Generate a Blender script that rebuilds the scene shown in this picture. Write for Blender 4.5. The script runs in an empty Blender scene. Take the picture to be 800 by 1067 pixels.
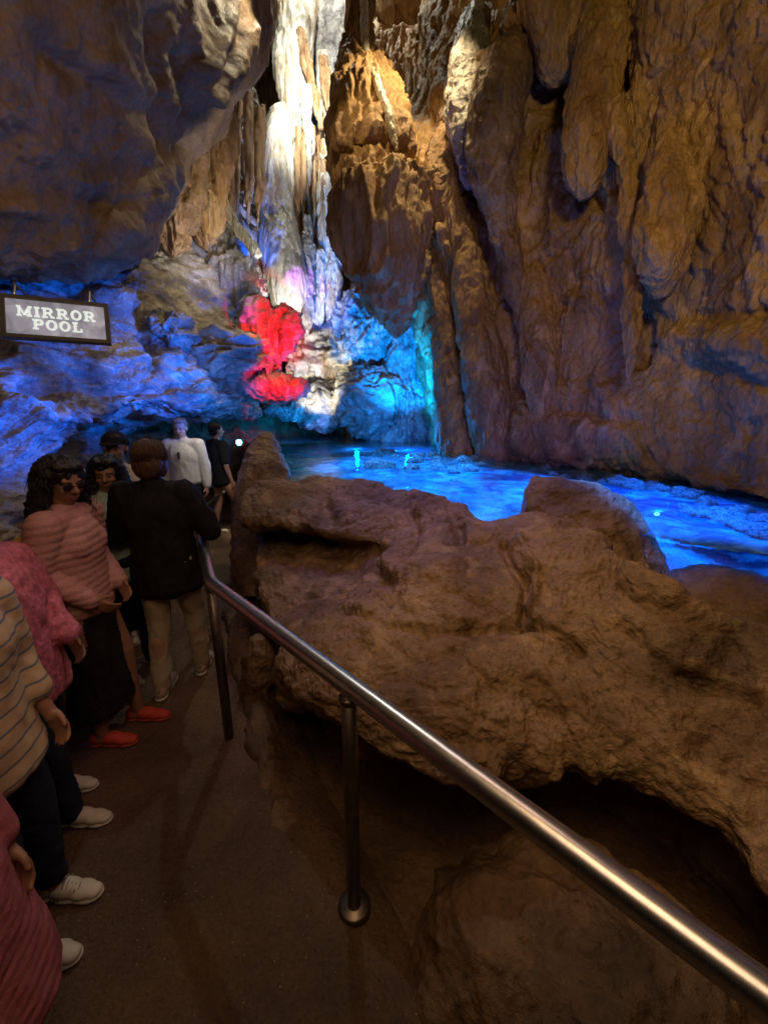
import bpy, bmesh, math, random
import numpy as np
from mathutils import Vector, Matrix
random.seed(7)
PI = math.pi
scene = bpy.context.scene
COL = scene.collection

# ------------------------------------------------------------------ camera
F = 420.0; CX, CY = 400.0, 533.5; PITCH = math.radians(15); CAMZ = 1.88
cam_d = bpy.data.cameras.new('camera'); cam = bpy.data.objects.new('camera', cam_d); COL.objects.link(cam)
cam.location = (0, 0, CAMZ); cam.rotation_euler = (PI/2 - PITCH, 0, 0)
cam_d.sensor_fit = 'VERTICAL'; cam_d.sensor_height = 36; cam_d.sensor_width = 27
cam_d.lens = 36*F/1067; cam_d.clip_start = 0.02; cam_d.clip_end = 200
scene.camera = cam
FW = np.array([0, math.cos(PITCH), -math.sin(PITCH)]); UP = np.array([0, math.sin(PITCH), math.cos(PITCH)])
CAM = np.array([0, 0, CAMZ])
def ray(px, py): return np.array([(px-CX)/F, 0, 0]) - (py-CY)/F*UP + FW
def T(px, py, t): return CAM + ray(px, py)*t                 # a point at forward depth t
def Z(px, py, z):                                            # a point at height z
    r = ray(px, py); return CAM + r*((z-CAMZ)/r[2])
def Yp(px, py, y): r = ray(px, py); return CAM + r*(y/r[1])
def proj(P):
    d = P - CAM; t = np.maximum(d @ FW, 0.05)
    return CX + F*d[:, 0]/t, CY - F*(d @ UP)/t

# ------------------------------------------------------------------ world, exposure, lamps and added fills
world = bpy.data.worlds.new("World"); scene.world = world; world.use_nodes = True
wn = world.node_tree; bg = wn.nodes['Background']
sky = wn.nodes.new('ShaderNodeTexSky'); sky.sky_type = 'NISHITA'; sky.sun_disc = False
sky.sun_elevation = math.radians(2)
wn.links.new(sky.outputs[0], bg.inputs[0]); bg.inputs[1].default_value = 0.002   # underground: almost no daylight
scene.view_settings.view_transform = 'Standard'; scene.view_settings.look = 'None'
scene.view_settings.exposure = 0; scene.view_settings.gamma = 1
scene.cycles.use_denoising = True
scene.cycles.max_bounces = 6; scene.cycles.diffuse_bounces = 3; scene.cycles.glossy_bounces = 3
scene.cycles.transparent_max_bounces = 8; scene.cycles.sample_clamp_indirect = 3; scene.cycles.caustics_reflective = False
scene.cycles.caustics_refractive = False

def lamp(kind, loc, target, power, col, size=0.1, spot=90, blend=0.6, sizey=None):
    d = bpy.data.lights.new('lamp_or_fill', kind); o = bpy.data.objects.new('lamp_or_fill', d); COL.objects.link(o)  # one name for the cave's lamps and the added fills
    o.location = Vector(loc); d.energy = power; d.color = col
    if kind == 'SPOT': d.spot_size = math.radians(spot); d.spot_blend = blend; d.shadow_soft_size = size
    elif kind == 'POINT': d.shadow_soft_size = size
    else:
        d.size = size
        if sizey: d.shape = 'RECTANGLE'; d.size_y = sizey
    if target is not None:
        v = Vector(target) - Vector(loc); o.rotation_euler = v.to_track_quat('-Z', 'Y').to_euler()
    return o
WHITE = (1.0, .95, .84); WARM = (1.0, .55, .18); BLUE = (.0, .12, 1.0); CYAN = (.0, .30, 1.0); RED = (1.0, .0, .0); VIOLET = (.22, .12, 1.0)
# white floodlights for the shaft of columns: high above the frame and low behind the tan mound
lamp('POINT', T(330, -230, 7.4), None, 650, (.98, 1, .88), .12)
lamp('SPOT', T(300, -170, 5.2), T(303, 120, 9.3), 2200, (1, .98, .88), .12, 58, 1)
lamp('SPOT', T(318, 436, 7.2), T(303, 215, 9.0), 850, WHITE, .06, 46)
lamp('SPOT', T(322, 425, 8.3), T(352, 365, 9.8), 110, (1, .88, .6), .05, 100)
lamp('SPOT', T(465, -70, 5.0), T(400, 190, 6.3), 480, (1, .74, .38), .1, 105, 1)
lamp('SPOT', T(285, 310, 5.6), T(195, 185, 6.2), 170, (1, .88, .62), .05, 80, .8)
lamp('SPOT', T(300, -60, 4.6), T(215, 60, 4.8), 120, (1, .88, .6), .1, 90, 1)
# blue and cyan floods on the left wall
lamp('SPOT', T(330, 420, 4.3), T(128, 372, 4.9), 480, (0, .13, 1), .06, 54, .8)
lamp('SPOT', T(262, 440, 4.2), T(10, 425, 3.4), 420, (0, .12, 1), .06, 44, .9)
lamp('SPOT', T(238, 415, 5.1), T(212, 378, 6.0), 40, (.0, .2, 1), .05, 100)
lamp('SPOT', T(330, 420, 4.3), T(218, 292, 7.2), 420, BLUE, .05, 17, .6)
lamp('SPOT', T(265, 250, 6.5), T(322, 300, 9.0), 320, (.5, .03, 1), .05, 18)
lamp('SPOT', T(330, 330, 7.4), T(357, 300, 10.0), 220, BLUE, .05, 50)
lamp('SPOT', T(272, 300, 7.9), T(262, 160, 8.8), 260, BLUE, .05, 50)
# red flood under the flowstone lobes
lamp('SPOT', T(318, 362, 5.2), T(285, 350, 6.9), 620, RED, .05, 35, .5)
lamp('SPOT', T(296, 396, 5.0), T(289, 403, 6.4), 240, RED, .05, 42, .5)
# cyan cleft and far water
lamp('SPOT', T(418, 462, 6.6), T(428, 330, 9.0), 1900, (0, .26, 1), .05, 60)
lamp('SPOT', T(330, 450, 8.2), T(300, 425, 9.2), 90, (0, .3, 1), .05, 100)
lamp('POINT', T(425, 459, 7.2), None, 70, (0, .2, 1), .03)
lamp('POINT', T(372, 462, 7.4), None, 50, CYAN, .03)
lamp('SPOT', Z(560, 506, 1.25), T(520, 380, 6.2), 60, (.15, .08, 1), .04, 80)
# blue floods over the mirror pool
lamp('SPOT', (1.0, 4.0, 7.0), (1.0, 4.1, 1.08), 8500, (.0, .21, 1), .08, 22, .5)
lamp('SPOT', (1.9, 3.2, 7.0), (2.0, 3.3, 1.08), 8500, (.0, .16, 1), .08, 20, .5)
lamp('SPOT', (3.0, 2.3, 6.0), (3.1, 2.85, 1.08), 8000, (.0, .14, 1), .08, 29, .6)
lamp('SPOT', (.2, 5.2, 7.0), (.2, 5.4, 1.08), 7500, (.0, .30, 1), .08, 24, .5)
# warm path lights behind and above the visitors, with added fills among them
lamp('SPOT', (.9, -.6, 3.9), (3.3, 3.2, 5.0), 450, (1, .72, .26), .3, 96, 1)
lamp('SPOT', (.2, 1.0, 2.9), (-2.2, 2.6, 4.4), 130, (1, .70, .30), .3, 120, 1)  # added warm spot, outweighs the blue bounce on the ceiling
lamp('SPOT', (.1, .8, 3.6), (1.05, 1.9, .8), 105, (1, .64, .26), .45, 60, 1)
lamp('AREA', (-.2, -.1, 3.5), (.1, 1.4, 0), 20, (1, .62, .34), 1.3)  # added soft fill above the camera, no such fixture
lamp('AREA', (.3, 2.6, 5.0), (.6, 3.4, 0), 17, (1, .58, .42), 1.5)  # added overhead fill for the ledge and wall
lamp('SPOT', (.5, 1.6, 3.3), (-1.45, 1.5, 1.2), 30, (1, .62, .60), .4, 50, 1)  # added weak fill to lift the visitors
lamp('SPOT', T(230, 425, 4.6), T(206, 520, 5.4), 13, (1, .92, .8), .05, 80, .6)
lamp('SPOT', T(236, 478, 6.0), T(228, 562, 5.7), 30, (1, .9, .62), .05, 70, .6)
lamp('SPOT', (.2, 4.6, 5.2), (.5, 3.2, 1.0), 300, (.22, .12, 1), .2, 38, 1)  # added violet wash imitating blue spill from the pool
lamp('SPOT', T(300, -170, 3.8), T(392, 190, 6.3), 170, (1, .74, .36), .1, 36, 1)  # added frontal spot to even out the hanging bulb

# ------------------------------------------------------------------ noise in numpy
rng = np.random.RandomState(3)
PERM = rng.permutation(256); PERM = np.concatenate([PERM, PERM, PERM])
GR = rng.normal(size=(256, 3)); GR /= np.linalg.norm(GR, axis=1)[:, None]; GR = GR.astype(np.float32)
def perlin(P):
    P = P.astype(np.float32); I = np.floor(P).astype(np.int32); f = P - I; I &= 255
    u = f*f*f*(f*(f*6-15)+10)
    out = 0
    for dx in (0, 1):
        wx = u[:, 0] if dx else 1-u[:, 0]
        a = PERM[(I[:, 0]+dx) & 255]
        for dy in (0, 1):
            wy = u[:, 1] if dy else 1-u[:, 1]
            b = PERM[a + ((I[:, 1]+dy) & 255)]
            for dz in (0, 1):
                wz = u[:, 2] if dz else 1-u[:, 2]
                g = GR[PERM[b + ((I[:, 2]+dz) & 255)] & 255]
                d = g[:, 0]*(f[:, 0]-dx) + g[:, 1]*(f[:, 1]-dy) + g[:, 2]*(f[:, 2]-dz)
                out = out + wx*wy*wz*d
    return out*1.5
def fbm(P, octv=4, kind='fbm', gain=.5, lac=2.03):
    s = 0; a = 1.0; n = 0; Q = P.copy()
    for i in range(octv):
        v = perlin(Q + 17.3*i)
        if kind == 'billow': v = np.abs(v)*2-.5
        elif kind == 'ridge': v = .5-np.abs(v)*2
        s = s + a*v; n += a; a *= gain; Q = Q*lac
    return s/n
def warp(P, f, amp):
    return P + amp*np.stack([perlin(P*f+7.1), perlin(P*f+31.7), perlin(P*f+53.9)], 1)
def noise_sum(P, layers):
    """layers: (freq or freq3, amp, octaves, kind, warp amplitude)"""
    s = np.zeros(len(P))
    for L in layers:
        fr, amp, oc, kind = L[:4]; w = L[4] if len(L) > 4 else 0
        Q = warp(P, 1.3, w) if w else P
        s += amp*fbm(Q*np.array(fr if isinstance(fr, tuple) else (fr,)*3), oc, kind)
    return s

# ------------------------------------------------------------------ object helpers
def tag(o, label=None, cat=None, group=None, kind=None):
    if label: o['label'] = label
    if cat: o['category'] = cat
    if group: o['group'] = group
    if kind: o['kind'] = kind
    return o
def mesh_obj(name, V, Fc, mat, parent=None, origin=None, smooth=True):
    V = np.asarray(V, dtype=np.float64)
    if origin is None: origin = (0, 0, 0)
    V = V - np.array(origin)
    me = bpy.data.meshes.new(name)
    if isinstance(Fc, np.ndarray) and Fc.ndim == 2:
        n, k = Fc.shape
        me.vertices.add(len(V)); me.vertices.foreach_set('co', V.astype(np.float32).ravel())
        me.loops.add(n*k); me.loops.foreach_set('vertex_index', Fc.astype(np.int32).ravel())
        me.polygons.add(n); me.polygons.foreach_set('loop_start', np.arange(0, n*k, k, dtype=np.int32))
        try: me.polygons.foreach_set('loop_total', np.full(n, k, dtype=np.int32))
        except Exception: pass
        me.update(calc_edges=True); me.validate()
    else:
        me.from_pydata([tuple(v) for v in V], [], Fc); me.update()
    if smooth: me.polygons.foreach_set('use_smooth', np.ones(len(me.polygons), dtype=bool))
    o = bpy.data.objects.new(name, me); COL.objects.link(o); o.location = origin
    if mat: me.materials.append(mat)
    if parent: o.parent = parent
    return o
def empty(name, loc, rz=0):
    o = bpy.data.objects.new(name, None); COL.objects.link(o); o.location = loc; o.rotation_euler = (0, 0, rz); o.empty_display_size = .1
    return o
def grid_faces(nv, nu, wrap=False):
    i = np.arange(nv-1)[:, None]; m = nu if wrap else nu-1
    j = np.arange(m)[None, :]
    a = i*nu+j; b = i*nu+(j+1) % nu; c = (i+1)*nu+(j+1) % nu; d = (i+1)*nu+j
    return np.stack([a, b, c, d], -1).reshape(-1, 4)
def cr(P, n):
    """Catmull-Rom resample of P (k, ...) to n samples"""
    P = np.asarray(P, float); k = len(P)
    Pe = np.concatenate([[2*P[0]-P[1]], P, [2*P[-1]-P[-2]]])
    s = np.linspace(0, k-1, n); i = np.minimum(s.astype(int), k-2); u = s-i
    sh = (n,)+(1,)*(P.ndim-1); u = u.reshape(sh)
    p0, p1, p2, p3 = Pe[i], Pe[i+1], Pe[i+2], Pe[i+3]
    return .5*((2*p1)+(-p0+p2)*u+(2*p0-5*p1+4*p2-p3)*u**2+(-p0+3*p1-3*p2+p3)*u**3)
def gnormals(G, wrap=False):
    if wrap:
        du = np.roll(G, -1, 1)-np.roll(G, 1, 1)
    else: du = np.gradient(G, axis=1)
    dv = np.gradient(G, axis=0)
    n = np.cross(du, dv); l = np.linalg.norm(n, axis=2, keepdims=True); return n/np.maximum(l, 1e-9)
def seg_field(px, py, pts, w):
    """soft profile 0..1 around a polyline in picture space, widths may vary: pts (x, y[, w])"""
    best = np.zeros(len(px))
    for a, b in zip(pts[:-1], pts[1:]):
        ax, ay = a[:2]; bx, by = b[:2]; wa = a[2] if len(a) > 2 else w; wb = b[2] if len(b) > 2 else w
        dx, dy = bx-ax, by-ay; L = dx*dx+dy*dy
        s = np.clip(((px-ax)*dx+(py-ay)*dy)/L, 0, 1)
        d = np.hypot(px-ax-s*dx, py-ay-s*dy); ww = wa+(wb-wa)*s
        best = np.maximum(best, np.exp(-(d/ww)**2))
    return best
def sheet(name, ctrl, nu, nv, layers, mat, feats=(), micro=None, flip=False, **kw):
    """a rock surface through world control points, folded and displaced along its normals"""
    Cg = np.array(ctrl, float)                     # rows, cols, 3
    G = cr(Cg, nv); G = np.transpose(cr(np.transpose(G, (1, 0, 2)), nu), (1, 0, 2))
    N = gnormals(G)
    mid = (CAM - G); s = np.sign((N*mid).sum(2)[nv//2, nu//2]) or 1
    if flip: s = -s
    N = N*s
    P = G.reshape(-1, 3); D = noise_sum(P, layers)
    if feats:
        px, py = proj(P)
        px = px+6*perlin(P*2.2); py = py+6*perlin(P*2.2+9)
        for pts, w, amp in feats: D += amp*seg_field(px, py, pts, w)
    G = G + N*D.reshape(nv, nu, 1)
    if micro:
        N = gnormals(G)*s; D = noise_sum(G.reshape(-1, 3), micro); G = G+N*D.reshape(nv, nu, 1)
    Fc = grid_faces(nv, nu)
    if s < 0: Fc = Fc[:, ::-1]
    P = G.reshape(-1, 3)
    org = kw.pop('origin', None)
    if org is None: org = (P[:, 0].mean(), P[:, 1].mean(), P[:, 2].min())
    o = mesh_obj(name, P, Fc, mat, origin=org); tag(o, **kw); return o
def loft(name, spine, mat, layers, micro=None, nseg=64, nv=120, depth=1.0, space='px', **kw):
    """a closed mass swept round a spine: (px, py, t, radius in px) or world (x, y, z, r)"""
    S = []
    for s in spine:
        if space == 'px': p = T(*s[:3]); S.append([*p, s[3]/F*s[2]])
        else: S.append(list(s))
    S = cr(np.array(S), nv); C_ = S[:, :3]; R = np.maximum(S[:, 3], .002)
    tg = np.gradient(C_, axis=0); tg /= np.linalg.norm(tg, axis=1)[:, None]
    ref = np.array([1., 0, 0]); n1 = ref - (tg @ ref)[:, None]*tg; n1 /= np.linalg.norm(n1, axis=1)[:, None]; n2 = np.cross(tg, n1)
    a = np.linspace(0, 2*PI, nseg, endpoint=False)
    ring = np.cos(a)[None, :, None]*n1[:, None, :] + depth*np.sin(a)[None, :, None]*n2[:, None, :]
    G = C_[:, None, :] + ring*R[:, None, None]
    N = ring/np.linalg.norm(ring, axis=2, keepdims=True)
    fade = np.clip(R/(.25*R.max()), 0, 1)[:, None]
    D = noise_sum(G.reshape(-1, 3), layers).reshape(nv, nseg)*fade
    G = G+N*D[..., None]
    if micro:
        D = noise_sum(G.reshape(-1, 3), micro).reshape(nv, nseg)*fade; G = G+N*D[..., None]
    P = G.reshape(-1, 3); Fc = grid_faces(nv, nseg, True)
    P = np.concatenate([P, [C_[0]], [C_[-1]]]); k = len(P)
    caps = []
    for j in range(nseg):
        caps.append([k-2, (j+1) % nseg, j, j]); caps.append([k-1, (nv-1)*nseg+j, (nv-1)*nseg+(j+1) % nseg, (nv-1)*nseg+j])
    faces = [tuple(int(x) for x in f) for f in Fc] + [(c[0], c[1], c[2]) for c in caps]
    me_f = faces
    org = kw.pop('origin', None) or (C_[:, 0].mean(), C_[:, 1].mean(), P[:, 2].min())
    o = mesh_obj(name, P, me_f, mat, origin=org, parent=kw.pop('parent', None)); tag(o, **kw); return o
_ico = {}
def ico(sub):
    if sub not in _ico:
        bm = bmesh.new(); bmesh.ops.create_icosphere(bm, subdivisions=sub, radius=1)
        _ico[sub] = (np.array([v.co[:] for v in bm.verts]), np.array([[v.index for v in f.verts] for f in bm.faces])); bm.free()
    return _ico[sub]
def boulder(name, c, r, mat, layers, sub=6, rz=0, tilt=0, **kw):
    V, Fc = ico(sub); V = V.copy()
    M = np.array(Matrix.Rotation(rz, 3, 'Z') @ Matrix.Rotation(tilt, 3, 'Y'))
    P = (V*np.array(r)) @ M.T + np.array(c); N = (V/np.array(r)) @ M.T; N /= np.linalg.norm(N, axis=1)[:, None]
    P = P + N*noise_sum(P, layers)[:, None]
    o = mesh_obj(name, P, Fc, mat, origin=(c[0], c[1], P[:, 2].min()), parent=kw.pop('parent', None)); tag(o, **kw); return o

# ------------------------------------------------------------------ materials
def new_mat(name):
    m = bpy.data.materials.new(name); m.use_nodes = True; nt = m.node_tree; return m, nt, nt.nodes['Principled BSDF']
def rock_mat(name, dark, mid, light, scale=1.5, rough=.6, bump=.5, stretch=(1, 1, 1), wet=.25, fine=28, vein=0, spec=.5, grit=False):
    m, nt, p = new_mat(name); N = nt.nodes.new; L = nt.links.new
    tc = N('ShaderNodeTexCoord'); mp = N('ShaderNodeMapping'); mp.inputs['Scale'].default_value = stretch
    geo = N('ShaderNodeNewGeometry'); L(geo.outputs['Position'], mp.inputs['Vector']) if False else L(tc.outputs['Object'], mp.inputs['Vector'])
    n1 = N('ShaderNodeTexNoise'); n1.inputs['Scale'].default_value = scale; n1.inputs['Detail'].default_value = 9; n1.inputs['Roughness'].default_value = .62; n1.inputs['Distortion'].default_value = .6
    L(mp.outputs[0], n1.inputs['Vector'])
    cr_ = N('ShaderNodeValToRGB'); e = cr_.color_ramp.elements
    e[0].position = .34; e[0].color = (*dark, 1); e[1].position = .68; e[1].color = (*light, 1)
    k = e.new(.5); k.color = (*mid, 1); L(n1.outputs['Fac'], cr_.inputs['Fac'])
    n2 = N('ShaderNodeTexNoise'); n2.inputs['Scale'].default_value = fine; n2.inputs['Detail'].default_value = 6; n2.inputs['Roughness'].default_value = .7
    L(mp.outputs[0], n2.inputs['Vector'])
    mr = N('ShaderNodeMapRange'); mr.inputs['From Min'].default_value = .35; mr.inputs['From Max'].default_value = .65
    mr.inputs['To Min'].default_value = .72; mr.inputs['To Max'].default_value = 1.2; L(n2.outputs['Fac'], mr.inputs['Value'])
    mx = N('ShaderNodeMix'); mx.data_type = 'RGBA'; mx.blend_type = 'MULTIPLY'; mx.inputs[0].default_value = 1
    L(cr_.outputs['Color'], mx.inputs[6]); L(mr.outputs[0], mx.inputs[7])
    col = mx.outputs[2]
    if vein:
        n4 = N('ShaderNodeTexNoise'); n4.inputs['Scale'].default_value = scale*2.3; n4.inputs['Detail'].default_value = 5; n4.inputs['Distortion'].default_value = 1.5
        L(mp.outputs[0], n4.inputs['Vector'])
        m4 = N('ShaderNodeMapRange'); m4.inputs['From Min'].default_value = .56; m4.inputs['From Max'].default_value = .66; m4.inputs['To Max'].default_value = vein; L(n4.outputs['Fac'], m4.inputs['Value'])
        m5 = N('ShaderNodeMix'); m5.data_type = 'RGBA'; L(m4.outputs[0], m5.inputs[0]); L(col, m5.inputs[6]); m5.inputs[7].default_value = (*[min(1, c*1.7) for c in light], 1); col = m5.outputs[2]
    n6 = N('ShaderNodeTexNoise'); n6.inputs['Scale'].default_value = scale*.55; n6.inputs['Detail'].default_value = 6; n6.inputs['Distortion'].default_value = 1.0; L(mp.outputs[0], n6.inputs['Vector'])
    m6 = N('ShaderNodeMapRange'); m6.inputs['From Min'].default_value = .50; m6.inputs['From Max'].default_value = .62; m6.inputs['To Min'].default_value = 1; m6.inputs['To Max'].default_value = .58; L(n6.outputs['Fac'], m6.inputs['Value'])
    m7 = N('ShaderNodeMix'); m7.data_type = 'RGBA'; m7.blend_type = 'MULTIPLY'; m7.inputs[0].default_value = 1; L(col, m7.inputs[6]); L(m6.outputs[0], m7.inputs[7]); col = m7.outputs[2]
    if grit:
        vg = N('ShaderNodeTexVoronoi'); vg.inputs['Scale'].default_value = 55; L(tc.outputs['Object'], vg.inputs['Vector'])
        g1 = N('ShaderNodeMapRange'); g1.inputs['From Min'].default_value = .16; g1.inputs['From Max'].default_value = .10; L(vg.outputs['Distance'], g1.inputs['Value'])
        sp_ = N('ShaderNodeSeparateColor'); L(vg.outputs['Color'], sp_.inputs[0]); g2 = N('ShaderNodeMath'); g2.operation = 'GREATER_THAN'; g2.inputs[1].default_value = .80; L(sp_.outputs[0], g2.inputs[0])
        g3 = N('ShaderNodeMath'); g3.operation = 'MULTIPLY'; L(g1.outputs[0], g3.inputs[0]); L(g2.outputs[0], g3.inputs[1])
        m8 = N('ShaderNodeMix'); m8.data_type = 'RGBA'; L(g3.outputs[0], m8.inputs[0]); L(col, m8.inputs[6]); m8.inputs[7].default_value = (.5, .38, .22, 1); col = m8.outputs[2]
    L(col, p.inputs['Base Color'])
    n3 = N('ShaderNodeTexNoise'); n3.inputs['Scale'].default_value = 2.6; n3.inputs['Detail'].default_value = 4; L(tc.outputs['Object'], n3.inputs['Vector'])
    rr = N('ShaderNodeMapRange'); rr.inputs['From Min'].default_value = .4; rr.inputs['From Max'].default_value = .62
    rr.inputs['To Min'].default_value = rough; rr.inputs['To Max'].default_value = max(.08, rough-wet); L(n3.outputs['Fac'], rr.inputs['Value']); L(rr.outputs[0], p.inputs['Roughness'])
    p.inputs['Specular IOR Level'].default_value = spec
    v = N('ShaderNodeTexVoronoi'); v.feature = 'DISTANCE_TO_EDGE' if False else 'F1'; v.inputs['Scale'].default_value = fine*1.6; L(mp.outputs[0], v.inputs['Vector'])
    b1 = N('ShaderNodeBump'); b1.inputs['Strength'].default_value = bump; b1.inputs['Distance'].default_value = .012; L(n2.outputs['Fac'], b1.inputs['Height'])
    n5 = N('ShaderNodeTexNoise'); n5.inputs['Scale'].default_value = fine*.3; n5.inputs['Detail'].default_value = 8; n5.inputs['Roughness'].default_value = .65; L(mp.outputs[0], n5.inputs['Vector'])
    b0 = N('ShaderNodeBump'); b0.inputs['Strength'].default_value = bump; b0.inputs['Distance'].default_value = .05; L(n5.outputs['Fac'], b0.inputs['Height'])
    b2 = N('ShaderNodeBump'); b2.inputs['Strength'].default_value = bump*.35; b2.inputs['Distance'].default_value = .008; L(v.outputs['Distance'], b2.inputs['Height'])
    v2 = N('ShaderNodeTexVoronoi'); v2.inputs['Scale'].default_value = fine*.55; v2.inputs['Randomness'].default_value = 1; L(n5.outputs['Color'], v2.inputs['Vector']) if False else L(mp.outputs[0], v2.inputs['Vector'])
    pr = N('ShaderNodeMapRange'); pr.inputs['From Min'].default_value = .0; pr.inputs['From Max'].default_value = .32; L(v2.outputs['Distance'], pr.inputs['Value'])
    b3 = N('ShaderNodeBump'); b3.inputs['Strength'].default_value = bump*.5; b3.inputs['Distance'].default_value = .015; L(pr.outputs[0], b3.inputs['Height'])
    L(b0.outputs[0], b1.inputs['Normal']); L(b1.outputs[0], b2.inputs['Normal']); L(b2.outputs[0], b3.inputs['Normal']); L(b3.outputs[0], p.inputs['Normal'])
    return m
def plain_mat(name, col, rough=.6, metal=0, spec=.5, noise=0, nscale=30, bump=0, emit=None, es=0, stretch=None):
    m, nt, p = new_mat(name); N = nt.nodes.new; L = nt.links.new
    p.inputs['Base Color'].default_value = (*col, 1); p.inputs['Roughness'].default_value = rough
    p.inputs['Metallic'].default_value = metal; p.inputs['Specular IOR Level'].default_value = spec
    tc = N('ShaderNodeTexCoord'); n = N('ShaderNodeTexNoise'); n.inputs['Scale'].default_value = nscale; n.inputs['Detail'].default_value = 5
    mp = N('ShaderNodeMapping'); L(tc.outputs['Object'], mp.inputs['Vector']); L(mp.outputs[0], n.inputs['Vector'])
    if stretch: mp.inputs['Scale'].default_value = stretch
    mr = N('ShaderNodeMapRange'); mr.inputs['From Min'].default_value = .3; mr.inputs['From Max'].default_value = .7
    mr.inputs['To Min'].default_value = 1-noise; mr.inputs['To Max'].default_value = 1+noise; L(n.outputs['Fac'], mr.inputs['Value'])
    mx = N('ShaderNodeMix'); mx.data_type = 'RGBA'; mx.blend_type = 'MULTIPLY'; mx.inputs[0].default_value = 1
    mx.inputs[6].default_value = (*col, 1); L(mr.outputs[0], mx.inputs[7]); L(mx.outputs[2], p.inputs['Base Color'])
    if bump:
        b = N('ShaderNodeBump'); b.inputs['Strength'].default_value = bump; b.inputs['Distance'].default_value = .01; L(n.outputs['Fac'], b.inputs['Height']); L(b.outputs[0], p.inputs['Normal'])
    if emit:
        p.inputs['Emission Color'].default_value = (*emit, 1); p.inputs['Emission Strength'].default_value = es
    return m
M = {}
M['brown'] = rock_mat('brown_limestone', (.13, .07, .035), (.27, .165, .085), (.42, .28, .15), 1.4, .6, .9, wet=.32, vein=.35)
M['gold'] = rock_mat('golden_flowstone', (.16, .08, .03), (.36, .21, .08), (.55, .36, .17), 1.1, .72, .9, wet=.15, stretch=(1, 1, .45), vein=.3)
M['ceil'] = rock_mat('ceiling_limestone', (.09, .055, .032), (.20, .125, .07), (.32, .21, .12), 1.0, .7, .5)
M['grey'] = rock_mat('grey_limestone', (.16, .15, .15), (.36, .34, .33), (.62, .60, .56), 1.6, .5, .7, stretch=(1, 1, 1.6), vein=.35)
M['cream'] = rock_mat('cream_flowstone', (.42, .31, .18), (.74, .70, .58), (.86, .87, .82), 1.3, .45, .5, stretch=(2.2, 2.2, .35), fine=16)
M['amber'] = rock_mat('amber_flowstone', (.22, .11, .05), (.45, .27, .12), (.66, .52, .32), 1.6, .65, .5, wet=.15, stretch=(2.2, 2.2, .4), fine=16)
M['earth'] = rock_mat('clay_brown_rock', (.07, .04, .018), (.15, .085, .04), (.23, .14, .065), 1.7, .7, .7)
M['path'] = rock_mat('path_concrete', (.09, .05, .026), (.16, .095, .048), (.24, .15, .08), 1.2, .75, .9, fine=60, wet=.45, grit=True)
M['bed'] = rock_mat('pool_bed_calcite', (.35, .35, .34), (.6, .62, .6), (.82, .84, .82), 2.2, .6, .6)
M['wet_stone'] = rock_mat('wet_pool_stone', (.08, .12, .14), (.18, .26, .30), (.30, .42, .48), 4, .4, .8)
M['steel'] = plain_mat('brushed_steel', (.58, .58, .60), .30, 1, noise=.12, nscale=35, bump=.03)
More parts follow.
